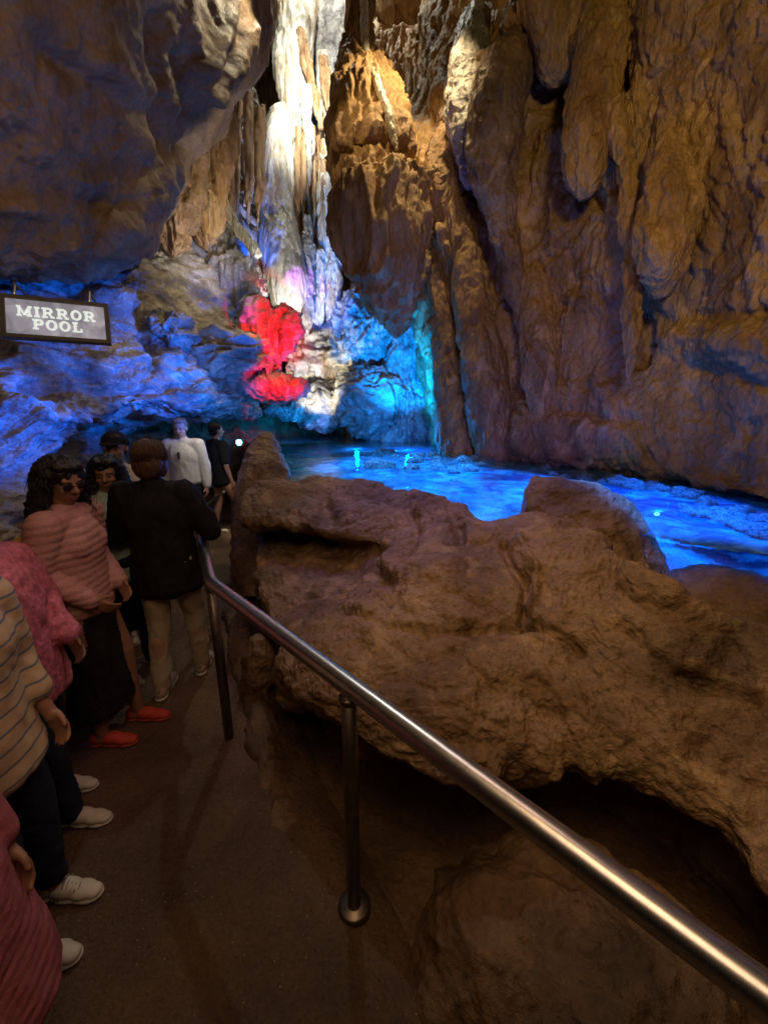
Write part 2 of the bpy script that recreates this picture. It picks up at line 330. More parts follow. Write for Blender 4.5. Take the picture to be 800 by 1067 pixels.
def water_mat():
    m = bpy.data.materials.new('blue_tinted_pool_water'); m.use_nodes = True; nt = m.node_tree; nt.nodes.clear(); N = nt.nodes.new; L = nt.links.new
    out = N('ShaderNodeOutputMaterial'); mix = N('ShaderNodeMixShader'); tr = N('ShaderNodeBsdfTransparent'); gl = N('ShaderNodeBsdfGlossy'); fr = N('ShaderNodeFresnel')
    tr.inputs[0].default_value = (.86, .95, .98, 1); gl.inputs['Roughness'].default_value = .03; fr.inputs['IOR'].default_value = 1.33
    n = N('ShaderNodeTexNoise'); n.inputs['Scale'].default_value = 5; n.inputs['Detail'].default_value = 3; tc = N('ShaderNodeTexCoord'); L(tc.outputs['Object'], n.inputs['Vector'])
    b = N('ShaderNodeBump'); b.inputs['Strength'].default_value = .3; b.inputs['Distance'].default_value = .05; L(n.outputs['Fac'], b.inputs['Height'])
    L(b.outputs[0], gl.inputs['Normal']); L(b.outputs[0], fr.inputs['Normal'])
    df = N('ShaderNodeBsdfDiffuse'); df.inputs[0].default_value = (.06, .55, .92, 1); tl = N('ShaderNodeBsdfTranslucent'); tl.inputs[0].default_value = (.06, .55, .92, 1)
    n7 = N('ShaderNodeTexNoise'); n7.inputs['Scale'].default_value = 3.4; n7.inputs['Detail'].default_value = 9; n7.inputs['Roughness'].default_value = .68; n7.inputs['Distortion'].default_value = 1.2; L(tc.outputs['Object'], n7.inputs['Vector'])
    r7 = N('ShaderNodeValToRGB'); e7 = r7.color_ramp.elements; e7[0].position = .42; e7[0].color = (.01, .16, .50, 1); e7[1].position = .60; e7[1].color = (.16, .78, .98, 1); L(n7.outputs['Fac'], r7.inputs[0])  # blue of the floods is put into the water and raft colours
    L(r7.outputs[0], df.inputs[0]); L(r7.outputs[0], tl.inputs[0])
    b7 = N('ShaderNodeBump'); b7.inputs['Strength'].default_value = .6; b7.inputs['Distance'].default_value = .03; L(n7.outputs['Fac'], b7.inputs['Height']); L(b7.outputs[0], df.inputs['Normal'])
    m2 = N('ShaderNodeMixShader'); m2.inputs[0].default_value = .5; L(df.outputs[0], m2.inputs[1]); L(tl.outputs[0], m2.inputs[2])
    n2 = N('ShaderNodeTexNoise'); n2.inputs['Scale'].default_value = 1.6; n2.inputs['Detail'].default_value = 5; L(tc.outputs['Object'], n2.inputs['Vector'])
    r2 = N('ShaderNodeMapRange'); r2.inputs['From Min'].default_value = .44; r2.inputs['From Max'].default_value = .58; r2.inputs['To Min'].default_value = .35; r2.inputs['To Max'].default_value = .85; L(n2.outputs['Fac'], r2.inputs['Value'])
    m3 = N('ShaderNodeMixShader'); L(r2.outputs[0], m3.inputs[0]); L(tr.outputs[0], m3.inputs[1]); L(m2.outputs[0], m3.inputs[2]); tr = m3
    L(fr.outputs[0], mix.inputs[0]); L(tr.outputs[0], mix.inputs[1]); L(gl.outputs[0], mix.inputs[2]); L(mix.outputs[0], out.inputs['Surface'])
    return m
M['water'] = water_mat()
# ------------------------------------------------------------------ the cave: ground, walls, ceiling
ZW = 1.08                                                             # level of the mirror pool
DETAIL = [(9, .018, 4, 'fbm')]
# ground, one sheet under everything, and the path over it
def ground():
    xs = np.linspace(-12, 14, 260); ys = np.linspace(-9, 20, 260)
    X, Y = np.meshgrid(xs, ys); P = np.stack([X.ravel(), Y.ravel(), np.zeros(X.size)], 1)
    P[:, 2] = -.10 + noise_sum(P, [(.8, .06, 4, 'fbm'), (5, .02, 4, 'fbm')])
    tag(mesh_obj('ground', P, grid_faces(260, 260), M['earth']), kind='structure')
ground()
def path():
    cl = np.array([[-1.15, -4, 2.6], [-1.05, -1, 2.8], [-1.0, .6, 2.5], [-1.15, 1.6, 1.55], [-1.6, 2.8, 1.25], [-2.15, 4.2, 1.0], [-2.6, 5.6, .9], [-3.2, 7.6, .8], [-4, 9.5, .8]])
    cl = cr(cl, 420); tg = np.gradient(cl[:, :2], axis=0); tg /= np.linalg.norm(tg, axis=1)[:, None]
    nrm = np.stack([tg[:, 1], -tg[:, 0]], 1); s = np.linspace(-1, 1, 110)
    w = cl[:, 2][:, None]*s[None, :]*.5*np.where(s > 0, 1.05, 1.9)[None, :]
    G = np.zeros((420, 110, 3)); G[..., :2] = cl[:, None, :2] + nrm[:, None, :]*w[..., None]
    P = G.reshape(-1, 3); e = np.tile(np.abs(s), 420)
    edge = perlin(P*3)*.05*(e > .9); P[:, 0] += edge
    P[:, 2] = .004 + noise_sum(P, [(1.2, .012, 3, 'fbm'), (14, .004, 4, 'fbm')]) - .13*np.clip((np.tile(s, 420)-.70)/.30, 0, 1)**2
    tag(mesh_obj('path', P, grid_faces(420, 110), M['path']), kind='structure')
path()
def shell():
    V, Fc = ico(6); V = V*np.array([14, 18, 22]) + np.array([0.5, 4, 1.0])
    N = V-np.array([.5, 4, 1]); N /= np.linalg.norm(N, axis=1)[:, None]
    V = V + N*noise_sum(V, [(.3, 1.2, 4, 'ridge'), (1.4, .3, 4, 'fbm')])[:, None]
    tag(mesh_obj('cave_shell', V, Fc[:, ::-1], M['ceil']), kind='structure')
shell()

# left ceiling slab
rows = [
 [T(-420, -500, 1.6), T(-200, -500, 1.9), T(0, -500, 2.4), T(120, -500, 3.0), T(220, -500, 4.2), T(300, -500, 6.0), T(330, -500, 8.5)],
 [T(-420, -250, 1.5), T(-200, -250, 1.8), T(0, -250, 2.4), T(120, -250, 3.0), T(220, -250, 4.2), T(296, -250, 5.8), T(310, -250, 8.0)],
 [T(-420, -60, 1.5), T(-200, -60, 1.8), T(-20, -60, 2.3), T(100, -60, 3.0), T(200, -60, 4.0), T(284, -60, 5.6), T(292, -60, 7.5)],
 [T(-420, 60, 1.5), T(-200, 60, 1.8), T(-30, 60, 2.4), T(80, 60, 3.0), T(180, 60, 4.0), T(270, 50, 5.4), T(282, 45, 7.3)],
 [T(-420, 150, 1.5), T(-200, 150, 1.9), T(-40, 150, 2.6), T(60, 150, 3.2), T(140, 140, 3.9), T(222, 118, 5.0), T(243, 108, 6.6)],
 [T(-420, 220, 1.6), T(-200, 220, 2.1), T(-50, 220, 2.8), T(40, 220, 3.3), T(110, 210, 3.9), T(190, 180, 4.7), T(212, 170, 6.0)],
 [T(-420, 262, 1.8), T(-200, 262, 2.4), T(-50, 268, 3.0), T(30, 272, 3.4), T(90, 268, 3.8), T(150, 246, 4.5), T(170, 225, 5.6)],
 [T(-420, 275, 2.4), T(-200, 275, 3.0), T(-50, 283, 3.6), T(30, 287, 4.0), T(95, 283, 4.5), T(155, 262, 5.2), T(178, 240, 6.2)],
 [T(-420, 255, 3.6), T(-200, 255, 4.2), T(-50, 260, 4.9), T(30, 262, 5.2), T(95, 255, 5.6), T(160, 235, 6.4), T(190, 200, 7.4)]]
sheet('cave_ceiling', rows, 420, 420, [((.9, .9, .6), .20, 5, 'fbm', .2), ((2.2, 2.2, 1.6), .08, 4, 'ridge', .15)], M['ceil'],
      feats=[([(60, 60), (150, 120), (205, 175)], 14, -.10), ([(170, 20), (172, 90), (165, 150)], 9, -.12), ([(0, 210), (110, 230), (150, 245)], 12, .08),
             ([(240, 0), (235, 40), (215, 70)], 9, .14), ([(255, 30), (248, 70), (225, 100)], 7, .15), ([(20, 120), (90, 190), (150, 200)], 20, .08),
             ([(195, 60), (205, 110), (200, 160)], 10, -.18), ([(110, 60), (135, 100), (150, 150)], 16, .12)],
      micro=[(5, .045, 5, 'fbm', .1), (13, .012, 3, 'fbm')], kind='structure')

# left wall: blue-lit ledges, hanging over the passage
rows = [
 [T(-420, 230, 3.4), T(-200, 235, 3.9), T(-60, 240, 4.7), T(40, 240, 5.2), T(110, 235, 5.8), T(180, 215, 6.8), T(245, 200, 8.2), T(280, 200, 10)],
 [T(-420, 290, 2.7), T(-200, 292, 3.2), T(-60, 300, 4.0), T(40, 300, 4.6), T(110, 292, 5.2), T(175, 290, 6.1), T(240, 300, 7.4), T(276, 300, 9)],
 [T(-420, 340, 2.5), T(-200, 345, 3.0), T(-60, 345, 3.6), T(40, 345, 4.3), T(110, 345, 4.9), T(180, 345, 5.7), T(245, 345, 6.9), T(275, 350, 9)],
 [T(-420, 385, 2.3), T(-200, 385, 2.8), T(-60, 390, 3.3), T(40, 385, 3.9), T(110, 385, 4.5), T(180, 385, 5.3), T(248, 388, 6.5), T(272, 395, 8.6)],
 [T(-420, 425, 2.2), T(-200, 430, 2.6), T(-60, 430, 3.1), T(40, 430, 3.7), T(105, 422, 4.2), T(180, 418, 5.0), T(246, 420, 6.2), T(268, 422, 8.4)],
 [T(-420, 480, 2.15), T(-200, 480, 2.5), T(-60, 480, 3.0), T(40, 480, 3.6), T(105, 436, 4.5), T(180, 431, 5.3), T(246, 430, 6.5), T(272, 430, 8.6)],
 [T(-420, 540, 2.1), T(-200, 540, 2.4), T(-60, 540, 2.8), T(40, 540, 3.5), T(105, 442, 5.2), T(180, 436, 6.0), T(246, 434, 7.2), T(272, 434, 9)],
 [T(-420, 640, 2.0), T(-200, 640, 2.25), T(-60, 640, 2.6), T(40, 640, 3.2), T(90, 620, 4.6), T(150, 430, 8.0), T(230, 425, 9.0), T(272, 425, 10)],
 [T(-420, 900, 1.7), T(-200, 900, 1.9), T(-60, 900, 2.1), T(40, 900, 2.5), T(90, 800, 4.0), T(150, 420, 10.0), T(230, 415, 11.0), T(272, 415, 11.5)]]
sheet('cave_wall', rows, 460, 380, [((.9, .9, 1.6), .22, 4, 'fbm', .2), ((1.6, 1.6, 5.5), .12, 5, 'ridge', .2)], M['grey'],
      feats=[([(20, 370), (110, 380), (180, 378)], 7, .10), ([(20, 400), (120, 405), (200, 400)], 6, -.12), ([(0, 420), (60, 436), (120, 428)], 9, .12),
             ([(130, 290), (150, 330), (158, 380)], 6, -.15), ([(165, 345), (190, 350)], 16, .12), ([(108, 300), (135, 320)], 14, .14)],
      micro=[((4, 4, 8), .05, 5, 'billow', .15), (14, .012, 3, 'fbm')], kind='structure')

# wall of the low passage the visitors walk into
rows = [
 [T(40, 415, 6.6), T(120, 415, 6.8), T(200, 412, 7.6), T(262, 412, 9.0), T(330, 412, 12)],
 [T(40, 445, 5.6), T(120, 445, 6.0), T(200, 445, 7.2), T(256, 445, 8.8), T(330, 445, 12)],
 [T(40, 500, 4.8), T(120, 500, 5.4), T(200, 500, 6.8), T(250, 500, 8.6), T(330, 500, 12)],
 [T(40, 560, 4.2), T(120, 560, 4.8), T(196, 540, 6.6), T(240, 530, 8.2), T(330, 520, 12)],
 [T(40, 640, 3.8), T(120, 640, 4.4), T(196, 590, 6.2), T(240, 580, 8.0), T(330, 570, 12)]]
sheet('passage_wall', rows, 260, 200, [((.9, .9, 1.2), .25, 4, 'fbm', .2), (2.6, .10, 4, 'ridge', .1)], M['brown'], micro=[(7, .03, 4, 'fbm')], kind='structure')

# far wall behind the columns
rows = [[T(x, y, t + dt) for x, t in ((60, 9.5), (180, 10.5), (260, 11.5), (330, 12), (400, 12), (470, 11), (560, 9.5))]
        for y, dt in ((-420, -3.5), (-250, -1.8), (-60, -.6), (80, 0), (200, .4), (300, .4), (380, .2), (440, -.2), (520, 0))]
sheet('cave_back_wall', rows, 420, 520, [((.7, .7, .35), .5, 4, 'fbm', .3), ((3.2, 3.2, .45), .30, 4, 'ridge', .1)], M['amber'],
      micro=[((8, 8, 1.2), .09, 3, 'ridge'), (9, .03, 4, 'fbm')], kind='structure')

# the great hanging wall right of the pool
def rr(pys, pxs, ts): return [T(x, y, t) for y, x, t in zip(pys, pxs, ts)]
rows = []
TR = [(-330, (440, 455, 520, 600, 700, 820, 980, 1250), (10, 6.6, 5.4, 4.5, 3.6, 2.7, 2.1, 1.5)),
      (-100, (440, 452, 515, 600, 700, 820, 980, 1250), (10, 6.8, 5.6, 4.6, 3.7, 2.8, 2.1, 1.5)),
      (20, (438, 450, 510, 600, 700, 820, 980, 1250), (10, 7.2, 5.9, 4.8, 3.8, 2.9, 2.2, 1.6)),
      (120, (420, 438, 505, 600, 700, 820, 980, 1250), (9.5, 7.3, 6.1, 4.9, 3.9, 3.0, 2.3, 1.6)),
      (200, (395, 418, 500, 600, 700, 820, 980, 1250), (9, 6.9, 6.1, 4.95, 4.0, 3.05, 2.35, 1.65)),
      (290, (425, 443, 505, 605, 705, 820, 980, 1250), (9.3, 7.0, 6.2, 5.0, 4.05, 3.1, 2.35, 1.7)),
      (380, (438, 453, 508, 610, 710, 820, 980, 1250), (9.6, 7.2, 6.3, 5.05, 4.1, 3.15, 2.4, 1.7))]
for y, xs, ts in TR: rows.append(rr([y]*8, xs, ts))
B = [(446, 462), (458, 466), (510, 474), (600, 484), (700, 500), (820, 528), (980, 566), (1250, 640)]
zs = ZW + .03
bot = [Z(*b, zs) for b in B]; bot[0] = T(454, 455, 9.8); bot[1] = T(464, 466, 7.2); bot[2] = T(510, 472, 6.3)
nearer = [T(b[0], b[1]-34, t) for b, t in zip(B, (9.8, 7.2, 6.2, 5.0, 4.1, 3.2, 2.45, 1.75))]
rows.append(nearer); rows.append(bot)
rows.append([p + np.array([.5, 1.0, .05]) for p in bot]); rows.append([p + np.array([.8, 1.8, -.9]) for p in bot])
sheet('hanging_rock_wall', rows, 620, 620, [((1.0, 1.0, .5), .27, 4, 'fbm', .2), ((2.2, 2.2, 1.0), .11, 4, 'billow', .25)], M['gold'],
      feats=[([(520, 75, 22), (508, 130, 26), (522, 190, 20), (540, 260, 10)], 20, .42), ([(500, 110), (512, 200), (525, 260), (542, 330), (548, 400)], 7, -.22),
             ([(478, 100, 12), (486, 150, 10), (490, 185, 5)], 10, .22), ([(484, 170), (492, 200)], 9, -.35), ([(437, 300), (452, 380), (462, 455)], 7, .14),
             ([(448, 280), (466, 350), (474, 450)], 5, -.18), ([(462, 250), (485, 330), (500, 440)], 8, .14), ([(490, 280), (512, 330), (516, 430)], 5, -.14),
             ([(560, 60), (575, 100), (570, 120)], 14, -.30), ([(540, 20), (580, 30), (600, 60)], 18, .2), ([(620, 50), (635, 110), (625, 160)], 14, .25),
             ([(640, 60), (646, 90)], 8, -.25), ([(600, 110), (606, 150)], 9, -.22), ([(655, 220), (656, 290), (655, 370)], 6, .10), ([(664, 330), (668, 380)], 7, -.12),
             ([(612, 190), (622, 210)], 12, -.16), ([(700, 350), (800, 360)], 22, .14), ([(690, 335), (790, 325)], 8, -.06), ([(560, 120), (590, 140), (640, 120)], 10, .12),
             ([(720, 380), (800, 400)], 8, -.05), ([(450, 20), (462, 90), (470, 160)], 10, .16), ([(478, 20), (482, 90)], 7, -.18), ([(560, 420), (660, 440)], 8, -.1),
             ([(430, 150), (450, 190), (470, 240)], 16, .16)],
      micro=[((4.5, 4.5, 3.0), .075, 5, 'billow', .18), ((9, 9, 2.5), .02, 3, 'ridge', .1), (16, .012, 3, 'fbm')],
      label='huge brown rippled rock wall hanging over the blue pool on the right', cat='rock wall')

# drapes and folds standing proud of the hanging wall
DL = [((2.5, 2.5, .8), .09, 4, 'ridge', .15), ((4, 4, 2.5), .05, 4, 'billow', .15)]
DM = [((9, 9, 2.2), .03, 3, 'ridge', .1), (14, .016, 4, 'fbm')]
for sp, mt, lb in (
  ([(552, 40, 5.5, 8), (538, 62, 5.3, 22), (520, 95, 5.2, 29), (513, 140, 5.3, 28), (514, 185, 5.4, 22), (524, 235, 5.5, 14), (536, 300, 5.6, 9), (546, 350, 5.7, 4)], 'brown', 'pale nose-shaped drape curling down the hanging wall, the palest on it'),
  ([(494, 20, 6.2, 14), (489, 70, 5.95, 20), (484, 120, 5.85, 19), (487, 160, 5.85, 12), (490, 196, 5.9, 3)], 'grey', 'grey-tipped stubby drape left of the nose-shaped drape'),
  ([(572, -70, 5.0, 34), (580, -10, 4.9, 36), (586, 40, 4.85, 32), (580, 72, 4.9, 21), (576, 92, 5.0, 6)], 'gold', 'bulging golden lobe at the top edge above the nose-shaped drape'),
  ([(638, -20, 4.45, 22), (627, 50, 4.38, 25), (615, 120, 4.4, 24), (609, 170, 4.42, 20), (608, 196, 4.46, 14), (608, 208, 4.5, 5)], 'gold', 'long golden lobe with a blunt hanging tip right of the nose-shaped drape'),
  ([(640, 110, 4.2, 10), (652, 190, 4.15, 9), (657, 270, 4.15, 8), (657, 350, 4.15, 7), (658, 405, 4.2, 2)], 'gold', 'thin vertical rib running down the middle of the hanging wall'),
  ([(448, 215, 6.8, 10), (457, 300, 6.7, 12), (468, 380, 6.7, 16), (475, 440, 6.75, 20), (479, 482, 6.75, 20)], 'gold', 'rounded fold of the hanging wall whose foot meets the cyan water'),
  ([(476, 215, 6.3, 13), (490, 300, 6.2, 18), (503, 380, 6.1, 22), (510, 450, 6.1, 21), (512, 484, 6.1, 14)], 'gold', 'second rounded fold from the cyan cleft, purple at its foot'),
  ([(470, 130, 6.6, 10), (462, 170, 6.4, 20), (462, 205, 6.4, 22), (470, 235, 6.4, 10)], 'gold', 'knobbly swelling where the hanging bulb joins the wall'),
  ([(548, 250, 5.7, 10), (558, 320, 5.55, 17), (562, 390, 5.5, 17), (560, 440, 5.5, 6)], 'gold', 'short vertical fold above the middle of the pool'),
  ([(700, 150, 3.85, 18), (694, 210, 3.8, 26), (690, 270, 3.8, 22), (690, 310, 3.9, 6)], 'gold', 'low swelling of rippled rock on the right part of the wall')):
    loft('flowstone_drape', sp, M[mt], DL, DM, 140, 240, depth=1.0, label=lb, cat='flowstone')

# recess behind the hanging wall, washed in cyan
rows = [[T(x, y, t) for x, t in ((372, 11), (395, 9.2), (420, 8.8), (445, 8.9), (475, 9.2), (500, 10))] for y in (200, 260, 320, 380, 430, 460, 490)]
sheet('recessed_flowstone', rows, 160, 240, [((2, 2, .6), .28, 4, 'fbm', .2)], M['grey'], micro=[((7, 7, 1.2), .12, 3, 'ridge', .1), (10, .03, 3, 'fbm')],
      label='narrow cyan-lit flowstone in the cleft behind the hanging wall', cat='flowstone')
# alcove of amber flowstone beside the stem
rows = [[T(x, y, t) for x, t in ((360, 10), (385, 8.7), (420, 8.4), (450, 8.2), (480, 8.2), (510, 8.4))] for y in (-220, -80, 0, 60, 120, 180, 230)]
sheet('amber_flowstone', rows, 220, 300, [((1.6, 1.6, .6), .35, 4, 'fbm', .2)], M['amber'], feats=[([(395, 15), (440, 5), (455, -20)], 10, -.5), ([(400, 90), (404, 130)], 6, -.4)],
      micro=[((6, 6, 1.0), .16, 3, 'ridge', .1), (9, .03, 3, 'fbm')], label='amber fluted flowstone in the bright alcove right of the hanging stem', cat='flowstone')

# the hanging bulb on its stem
FL = [((4.0, 4.0, .6), .19, 3, 'ridge', .10), ((1.4, 1.4, 1.4), .12, 3, 'fbm')]
FM = [((9, 9, 1.2), .05, 3, 'ridge', .08), (7, .022, 4, 'billow', .1)]
loft('hanging_bulb', [(383, -220, 6.4, 17), (375, -60, 6.5, 14), (374, 20, 6.5, 12), (374, 50, 6.5, 15), (378, 80, 6.4, 28), (384, 120, 6.35, 40), (388, 155, 6.3, 44), (389, 172, 6.3, 46), (390, 184, 6.3, 39), (391, 196, 6.25, 40),
     (394, 210, 6.25, 51), (399, 245, 6.25, 50), (404, 280, 6.3, 41), (409, 312, 6.4, 26), (412, 338, 6.5, 12), (413, 352, 6.5, 2)], M['gold'], FL, FM, 200, 340, depth=.9,
     label='brown fluted bulb of flowstone hanging from a thin stem over the pool', cat='flowstone')
loft('calcite_string', [(378, -80, 6.2, 4), (379, -20, 6.2, 4.5), (380, 40, 6.15, 4), (384, 62, 6.0, 3.5), (390, 78, 5.8, 4), (397, 98, 5.7, 4), (404, 115, 5.68, 4.5), (409, 140, 5.68, 4), (413, 156, 5.7, 1.5)], M['cream'],
     [(12, .03, 3, 'fbm')], [((30, 30, 14), .02, 2, 'ridge')], 24, 200, label='white knotted calcite string running down the brown hanging bulb', cat='stalactite')

# ------------------------------------------------------------------ columns and draperies at the back
SF = [((5, 5, .45), .10, 3, 'ridge', .05), ((1.2, 1.2, .8), .12, 3, 'fbm')]
SM = [((13, 13, 1.6), .035, 2, 'ridge'), (10, .02, 4, 'fbm')]
def col(name, sp, mat, label, cat='stalactite', dep=.7, ns=90, nv=220, a=1.0, **kw):
    loft(name, sp, M[mat], [(f, A*a, *r) for f, A, *r in SF], [(f, A*a, *r) for f, A, *r in SM], ns, nv, depth=dep, label=label, cat=cat, **kw)
col('drapery', [(312, -260, 9.6, 48), (310, -100, 9.6, 40), (308, -20, 9.6, 27), (305, 40, 9.5, 21), (304, 80, 9.4, 18), (308, 110, 9.4, 12), (311, 135, 9.4, 7), (313, 150, 9.4, 2)], 'cream',
    'tall pale green-white drapery hanging down beside the dark slot', 'drapery')
col('drapery', [(348, -260, 10, 44), (346, -80, 10, 34), (344, 0, 9.9, 25), (346, 40, 9.9, 20), (348, 70, 9.8, 13), (347, 95, 9.8, 4)], 'grey', 'greyish mottled drapery between the pale drapery and the stem', 'drapery')
col('stone_column', [(296, 108, 9.0, 3), (293, 120, 9.0, 11), (289, 150, 9.0, 16), (288, 190, 9.0, 17), (289, 230, 9.0, 19), (293, 262, 8.9, 22), (298, 290, 8.8, 22), (300, 312, 8.8, 18), (301, 330, 8.8, 9), (301, 338, 8.8, 2)], 'cream',
    'broad cream column with a rounded foot above the red formation', 'column', dep=.9, ns=140, a=.6)
col('stalactite', [(341, 150, 9.3, 6), (340, 180, 9.3, 9), (338, 215, 9.3, 8), (339, 250, 9.3, 6), (338, 290, 9.3, 5), (337, 318, 9.3, 1)], 'cream', 'white ribbon-like stalactite right against the edge of the hanging bulb')
col('stalactite', [(333, 262, 9.2, 5), (332, 300, 9.2, 7), (332, 330, 9.2, 5), (334, 345, 9.2, 1)], 'cream', 'short cream stalactite just right of the magenta one')
col('stalactite', [(348, 255, 9.3, 6), (347, 300, 9.3, 8), (345, 325, 9.3, 6), (343, 344, 9.3, 1)], 'cream', 'cream stalactite standing over the tan mound at the far right')
col('stalactite', [(320, 225, 8.9, 4), (322, 262, 8.9, 6), (321, 300, 8.9, 7), (320, 330, 8.9, 6), (319, 350, 8.9, 1)], 'grey', 'magenta-lit stalactite between the cream column and the cream stalactites')
col('stalactite', [(313, 30, 9.1, 4), (318, 60, 9.1, 6), (326, 90, 9.1, 5), (332, 118, 9.1, 3), (334, 135, 9.1, 1)], 'amber', 'slanting tan stalactite across the pale drapery')
col('stalactite', [(318, 90, 9.0, 6), (320, 120, 9.0, 5), (323, 150, 9.0, 3), (324, 165, 9.0, 1)], 'cream', 'short white stalactite at the tip of the pale drapery')
col('stalactite', [(336, 60, 9.3, 5), (341, 90, 9.3, 7), (344, 112, 9.3, 4), (345, 122, 9.3, 1)], 'amber', 'stubby amber stalactite under the grey mottled drapery')
col('slanting_stalactite', [(232, 205, 7.6, 3), (240, 222, 7.6, 5), (250, 240, 7.6, 6), (262, 258, 7.6, 5), (268, 268, 7.6, 2)], 'cream', 'slanting yellow-green calcite blade left of the cream column', 'calcite blade')
col('stalactite', [(256, 95, 8.4, 9), (258, 130, 8.4, 13), (260, 165, 8.4, 13), (261, 190, 8.4, 8), (262, 212, 8.4, 2)], 'grey', 'broad blue-grey stalactite cluster in the dark slot', a=1.3)
random.seed(5)
def fringe(n, x0, x1, ytop, ybot, t, rw, mat, label, group):
    for i in range(n):
        x = x0+(x1-x0)*(i+.5)/n + random.uniform(-1, 1); y0 = ytop+random.uniform(-12, 12); y1 = ybot+random.uniform(-32, 22); r = random.uniform(*rw); tt = t+random.uniform(-.25, .25)
        m = (y0+y1)/2; dx = random.uniform(-2, 2)
        loft('stalactite', [(x, y0-25, tt, r*1.2), (x+dx*.3, y0, tt, r*1.1), (x+dx, m, tt, r), (x+dx*1.2, (m+y1)/2, tt, r*.7), (x+dx*1.2, y1, tt, .5)], M[mat],
             [((8, 8, 1.5), .05, 2, 'fbm')], [((16, 16, 5), .02, 2, 'ridge')], 20, 90, label=label, cat='stalactite', group=group)
fringe(11, 303, 338, 165, 262, 9.3, (2.0, 3.6), 'amber', 'thin brown stalactite in the fringe right of the cream column', 'brown stalactites right of the cream column')
fringe(10, 228, 276, 128, 238, 8.0, (2.0, 4.0), 'amber', 'thin brown stalactite in the fringe over the dark slot', 'brown stalactites over the dark slot')
fringe(6, 300, 325, 138, 190, 9.1, (1.8, 3.0), 'cream', 'thin pale stalactite below the white drapery', 'pale stalactites below the white drapery')
fringe(9, 332, 374, 78, 150, 9.7, (2.2, 4.6), 'cream', 'pale stalactite below the grey mottled drapery', 'pale stalactites below the grey drapery')
fringe(8, 224, 262, 92, 165, 8.7, (2.4, 5.0), 'grey', 'grey stalactite high above the dark slot', 'grey stalactites above the dark slot')
fringe(7, 388, 436, 92, 140, 8.1, (2.2, 4.2), 'amber', 'small stalactite hanging in the amber alcove', 'stalactites in the amber alcove')

# folded tan rock between the ceiling and the blue wall
col('folded_rock', [(205, 110, 6.5, 20), (196, 150, 6.3, 24), (188, 190, 6.1, 26), (182, 225, 6.0, 24), (180, 252, 6.0, 14), (180, 268, 6.0, 3)], 'brown', 'folded tan rock hanging under the dark ceiling edge', 'rock', dep=.8, ns=140, a=1.3)
col('folded_rock', [(232, 120, 6.95, 18), (226, 160, 7.0, 19), (218, 200, 6.9, 18), (214, 235, 6.8, 16), (212, 258, 6.8, 4)], 'amber', 'pale fluted rock beside the dark slot, left of the stalactite fringe', 'rock', dep=.8, ns=140, a=1.2)
boulder('rock_dome', T(236, 305, 7.6), (.66, .5, .72), M['grey'], [((3, 3, .7), .28, 4, 'ridge', .15), ((9, 9, 1.5), .07, 3, 'ridge', .1), (8, .04, 4, 'fbm')], label='blue-lit ribbed dome of rock left of the red formation', cat='rock')
boulder('rock_shelf', T(232, 372, 6.3), (.75, .6, .42), M['grey'], [((1.6, 1.6, 5), .26, 5, 'ridge', .2), ((4, 4, 9), .07, 4, 'ridge', .1)], label='bright blue layered shelf just left of the red formation', cat='rock')
boulder('craggy_rock', T(180, 345, 5.5), (.3, .3, .2), M['grey'], [((3, 3, 6), .2, 5, 'ridge', .2), (9, .03, 4, 'fbm')], label='craggy white-streaked knob on the blue ledges', cat='rock')

# the red formation
rf = empty('red_formation', T(283, 405, 7.2)); rp = Vector(rf.location)
tag(rf, 'red-lit flowstone formation of two lobes over a splayed mound', 'flowstone')
def child_of(o, root): 
    o.parent = root; o.matrix_parent_inverse = Matrix(); o.location = Vector(o.location) - Vector(root.location)
RL = [((5, 5, 1.6), .15, 4, 'ridge', .15), (5, .06, 4, 'fbm')]
for nm, sp in (('drapery', [(262, 308, 6.95, 3), (266, 322, 6.85, 17), (269, 338, 6.85, 19), (276, 354, 6.85, 17), (281, 370, 6.8, 8), (283, 384, 6.75, 6), (284, 396, 6.7, 10)]),
               ('drapery', [(293, 318, 7.05, 4), (295, 336, 6.95, 18), (294, 354, 6.95, 16), (290, 370, 6.95, 8), (287, 380, 6.95, 2)]),
               ('spike', [(281, 362, 6.2, 1), (281, 374, 6.2, 3), (281, 396, 6.2, 5)])):
    o = loft(nm, sp, M['grey'], RL, [(14, .015, 3, 'fbm')], 64, 120, depth=.7); child_of(o, rf)
o = boulder('mound', T(286, 404, 6.4), (.52, .40, .20), M['grey'], [((6, 6, 2), .17, 4, 'ridge', .1), (12, .02, 3, 'fbm')], sub=5); child_of(o, rf)

# tan mound and dark boulders on the far shore
BL = [((1.6, 1.6, 1.0), .30, 5, 'ridge', .25), ((3.5, 3.5, 6), .10, 4, 'ridge', .15), (8, .05, 5, 'fbm')]
boulder('tan_mound', T(352, 372, 9.8), (1.35, .8, .75), M['cream'], [(1.6, .4, 5, 'ridge', .2), (6, .12, 5, 'billow', .1)], label='pale tan crumbly rock mound right of the red formation', cat='rock')
boulder('speckled_rock', T(378, 350, 9.3), (.7, .6, .9), M['grey'], [((3, 3, 1.1), .34, 5, 'ridge', .2), (8, .10, 4, 'ridge')], label='blue-speckled rock wedge beside the hanging bulb', cat='rock')
boulder('shore_boulder', T(338, 424, 9.6), (.75, .6, .52), M['grey'], BL, label='rounded brown boulder on the far shore under the tan mound', cat='boulder')
boulder('shore_boulder', T(385, 418, 9.0), (.75, .6, .80), M['grey'], BL, label='purple-shaded craggy boulder left of the cyan cleft', cat='boulder')
boulder('shore_boulder', T(300, 425, 9.2), (.45, .4, .22), M['grey'], BL, label='low cyan-lit boulder below the red mound', cat='boulder')

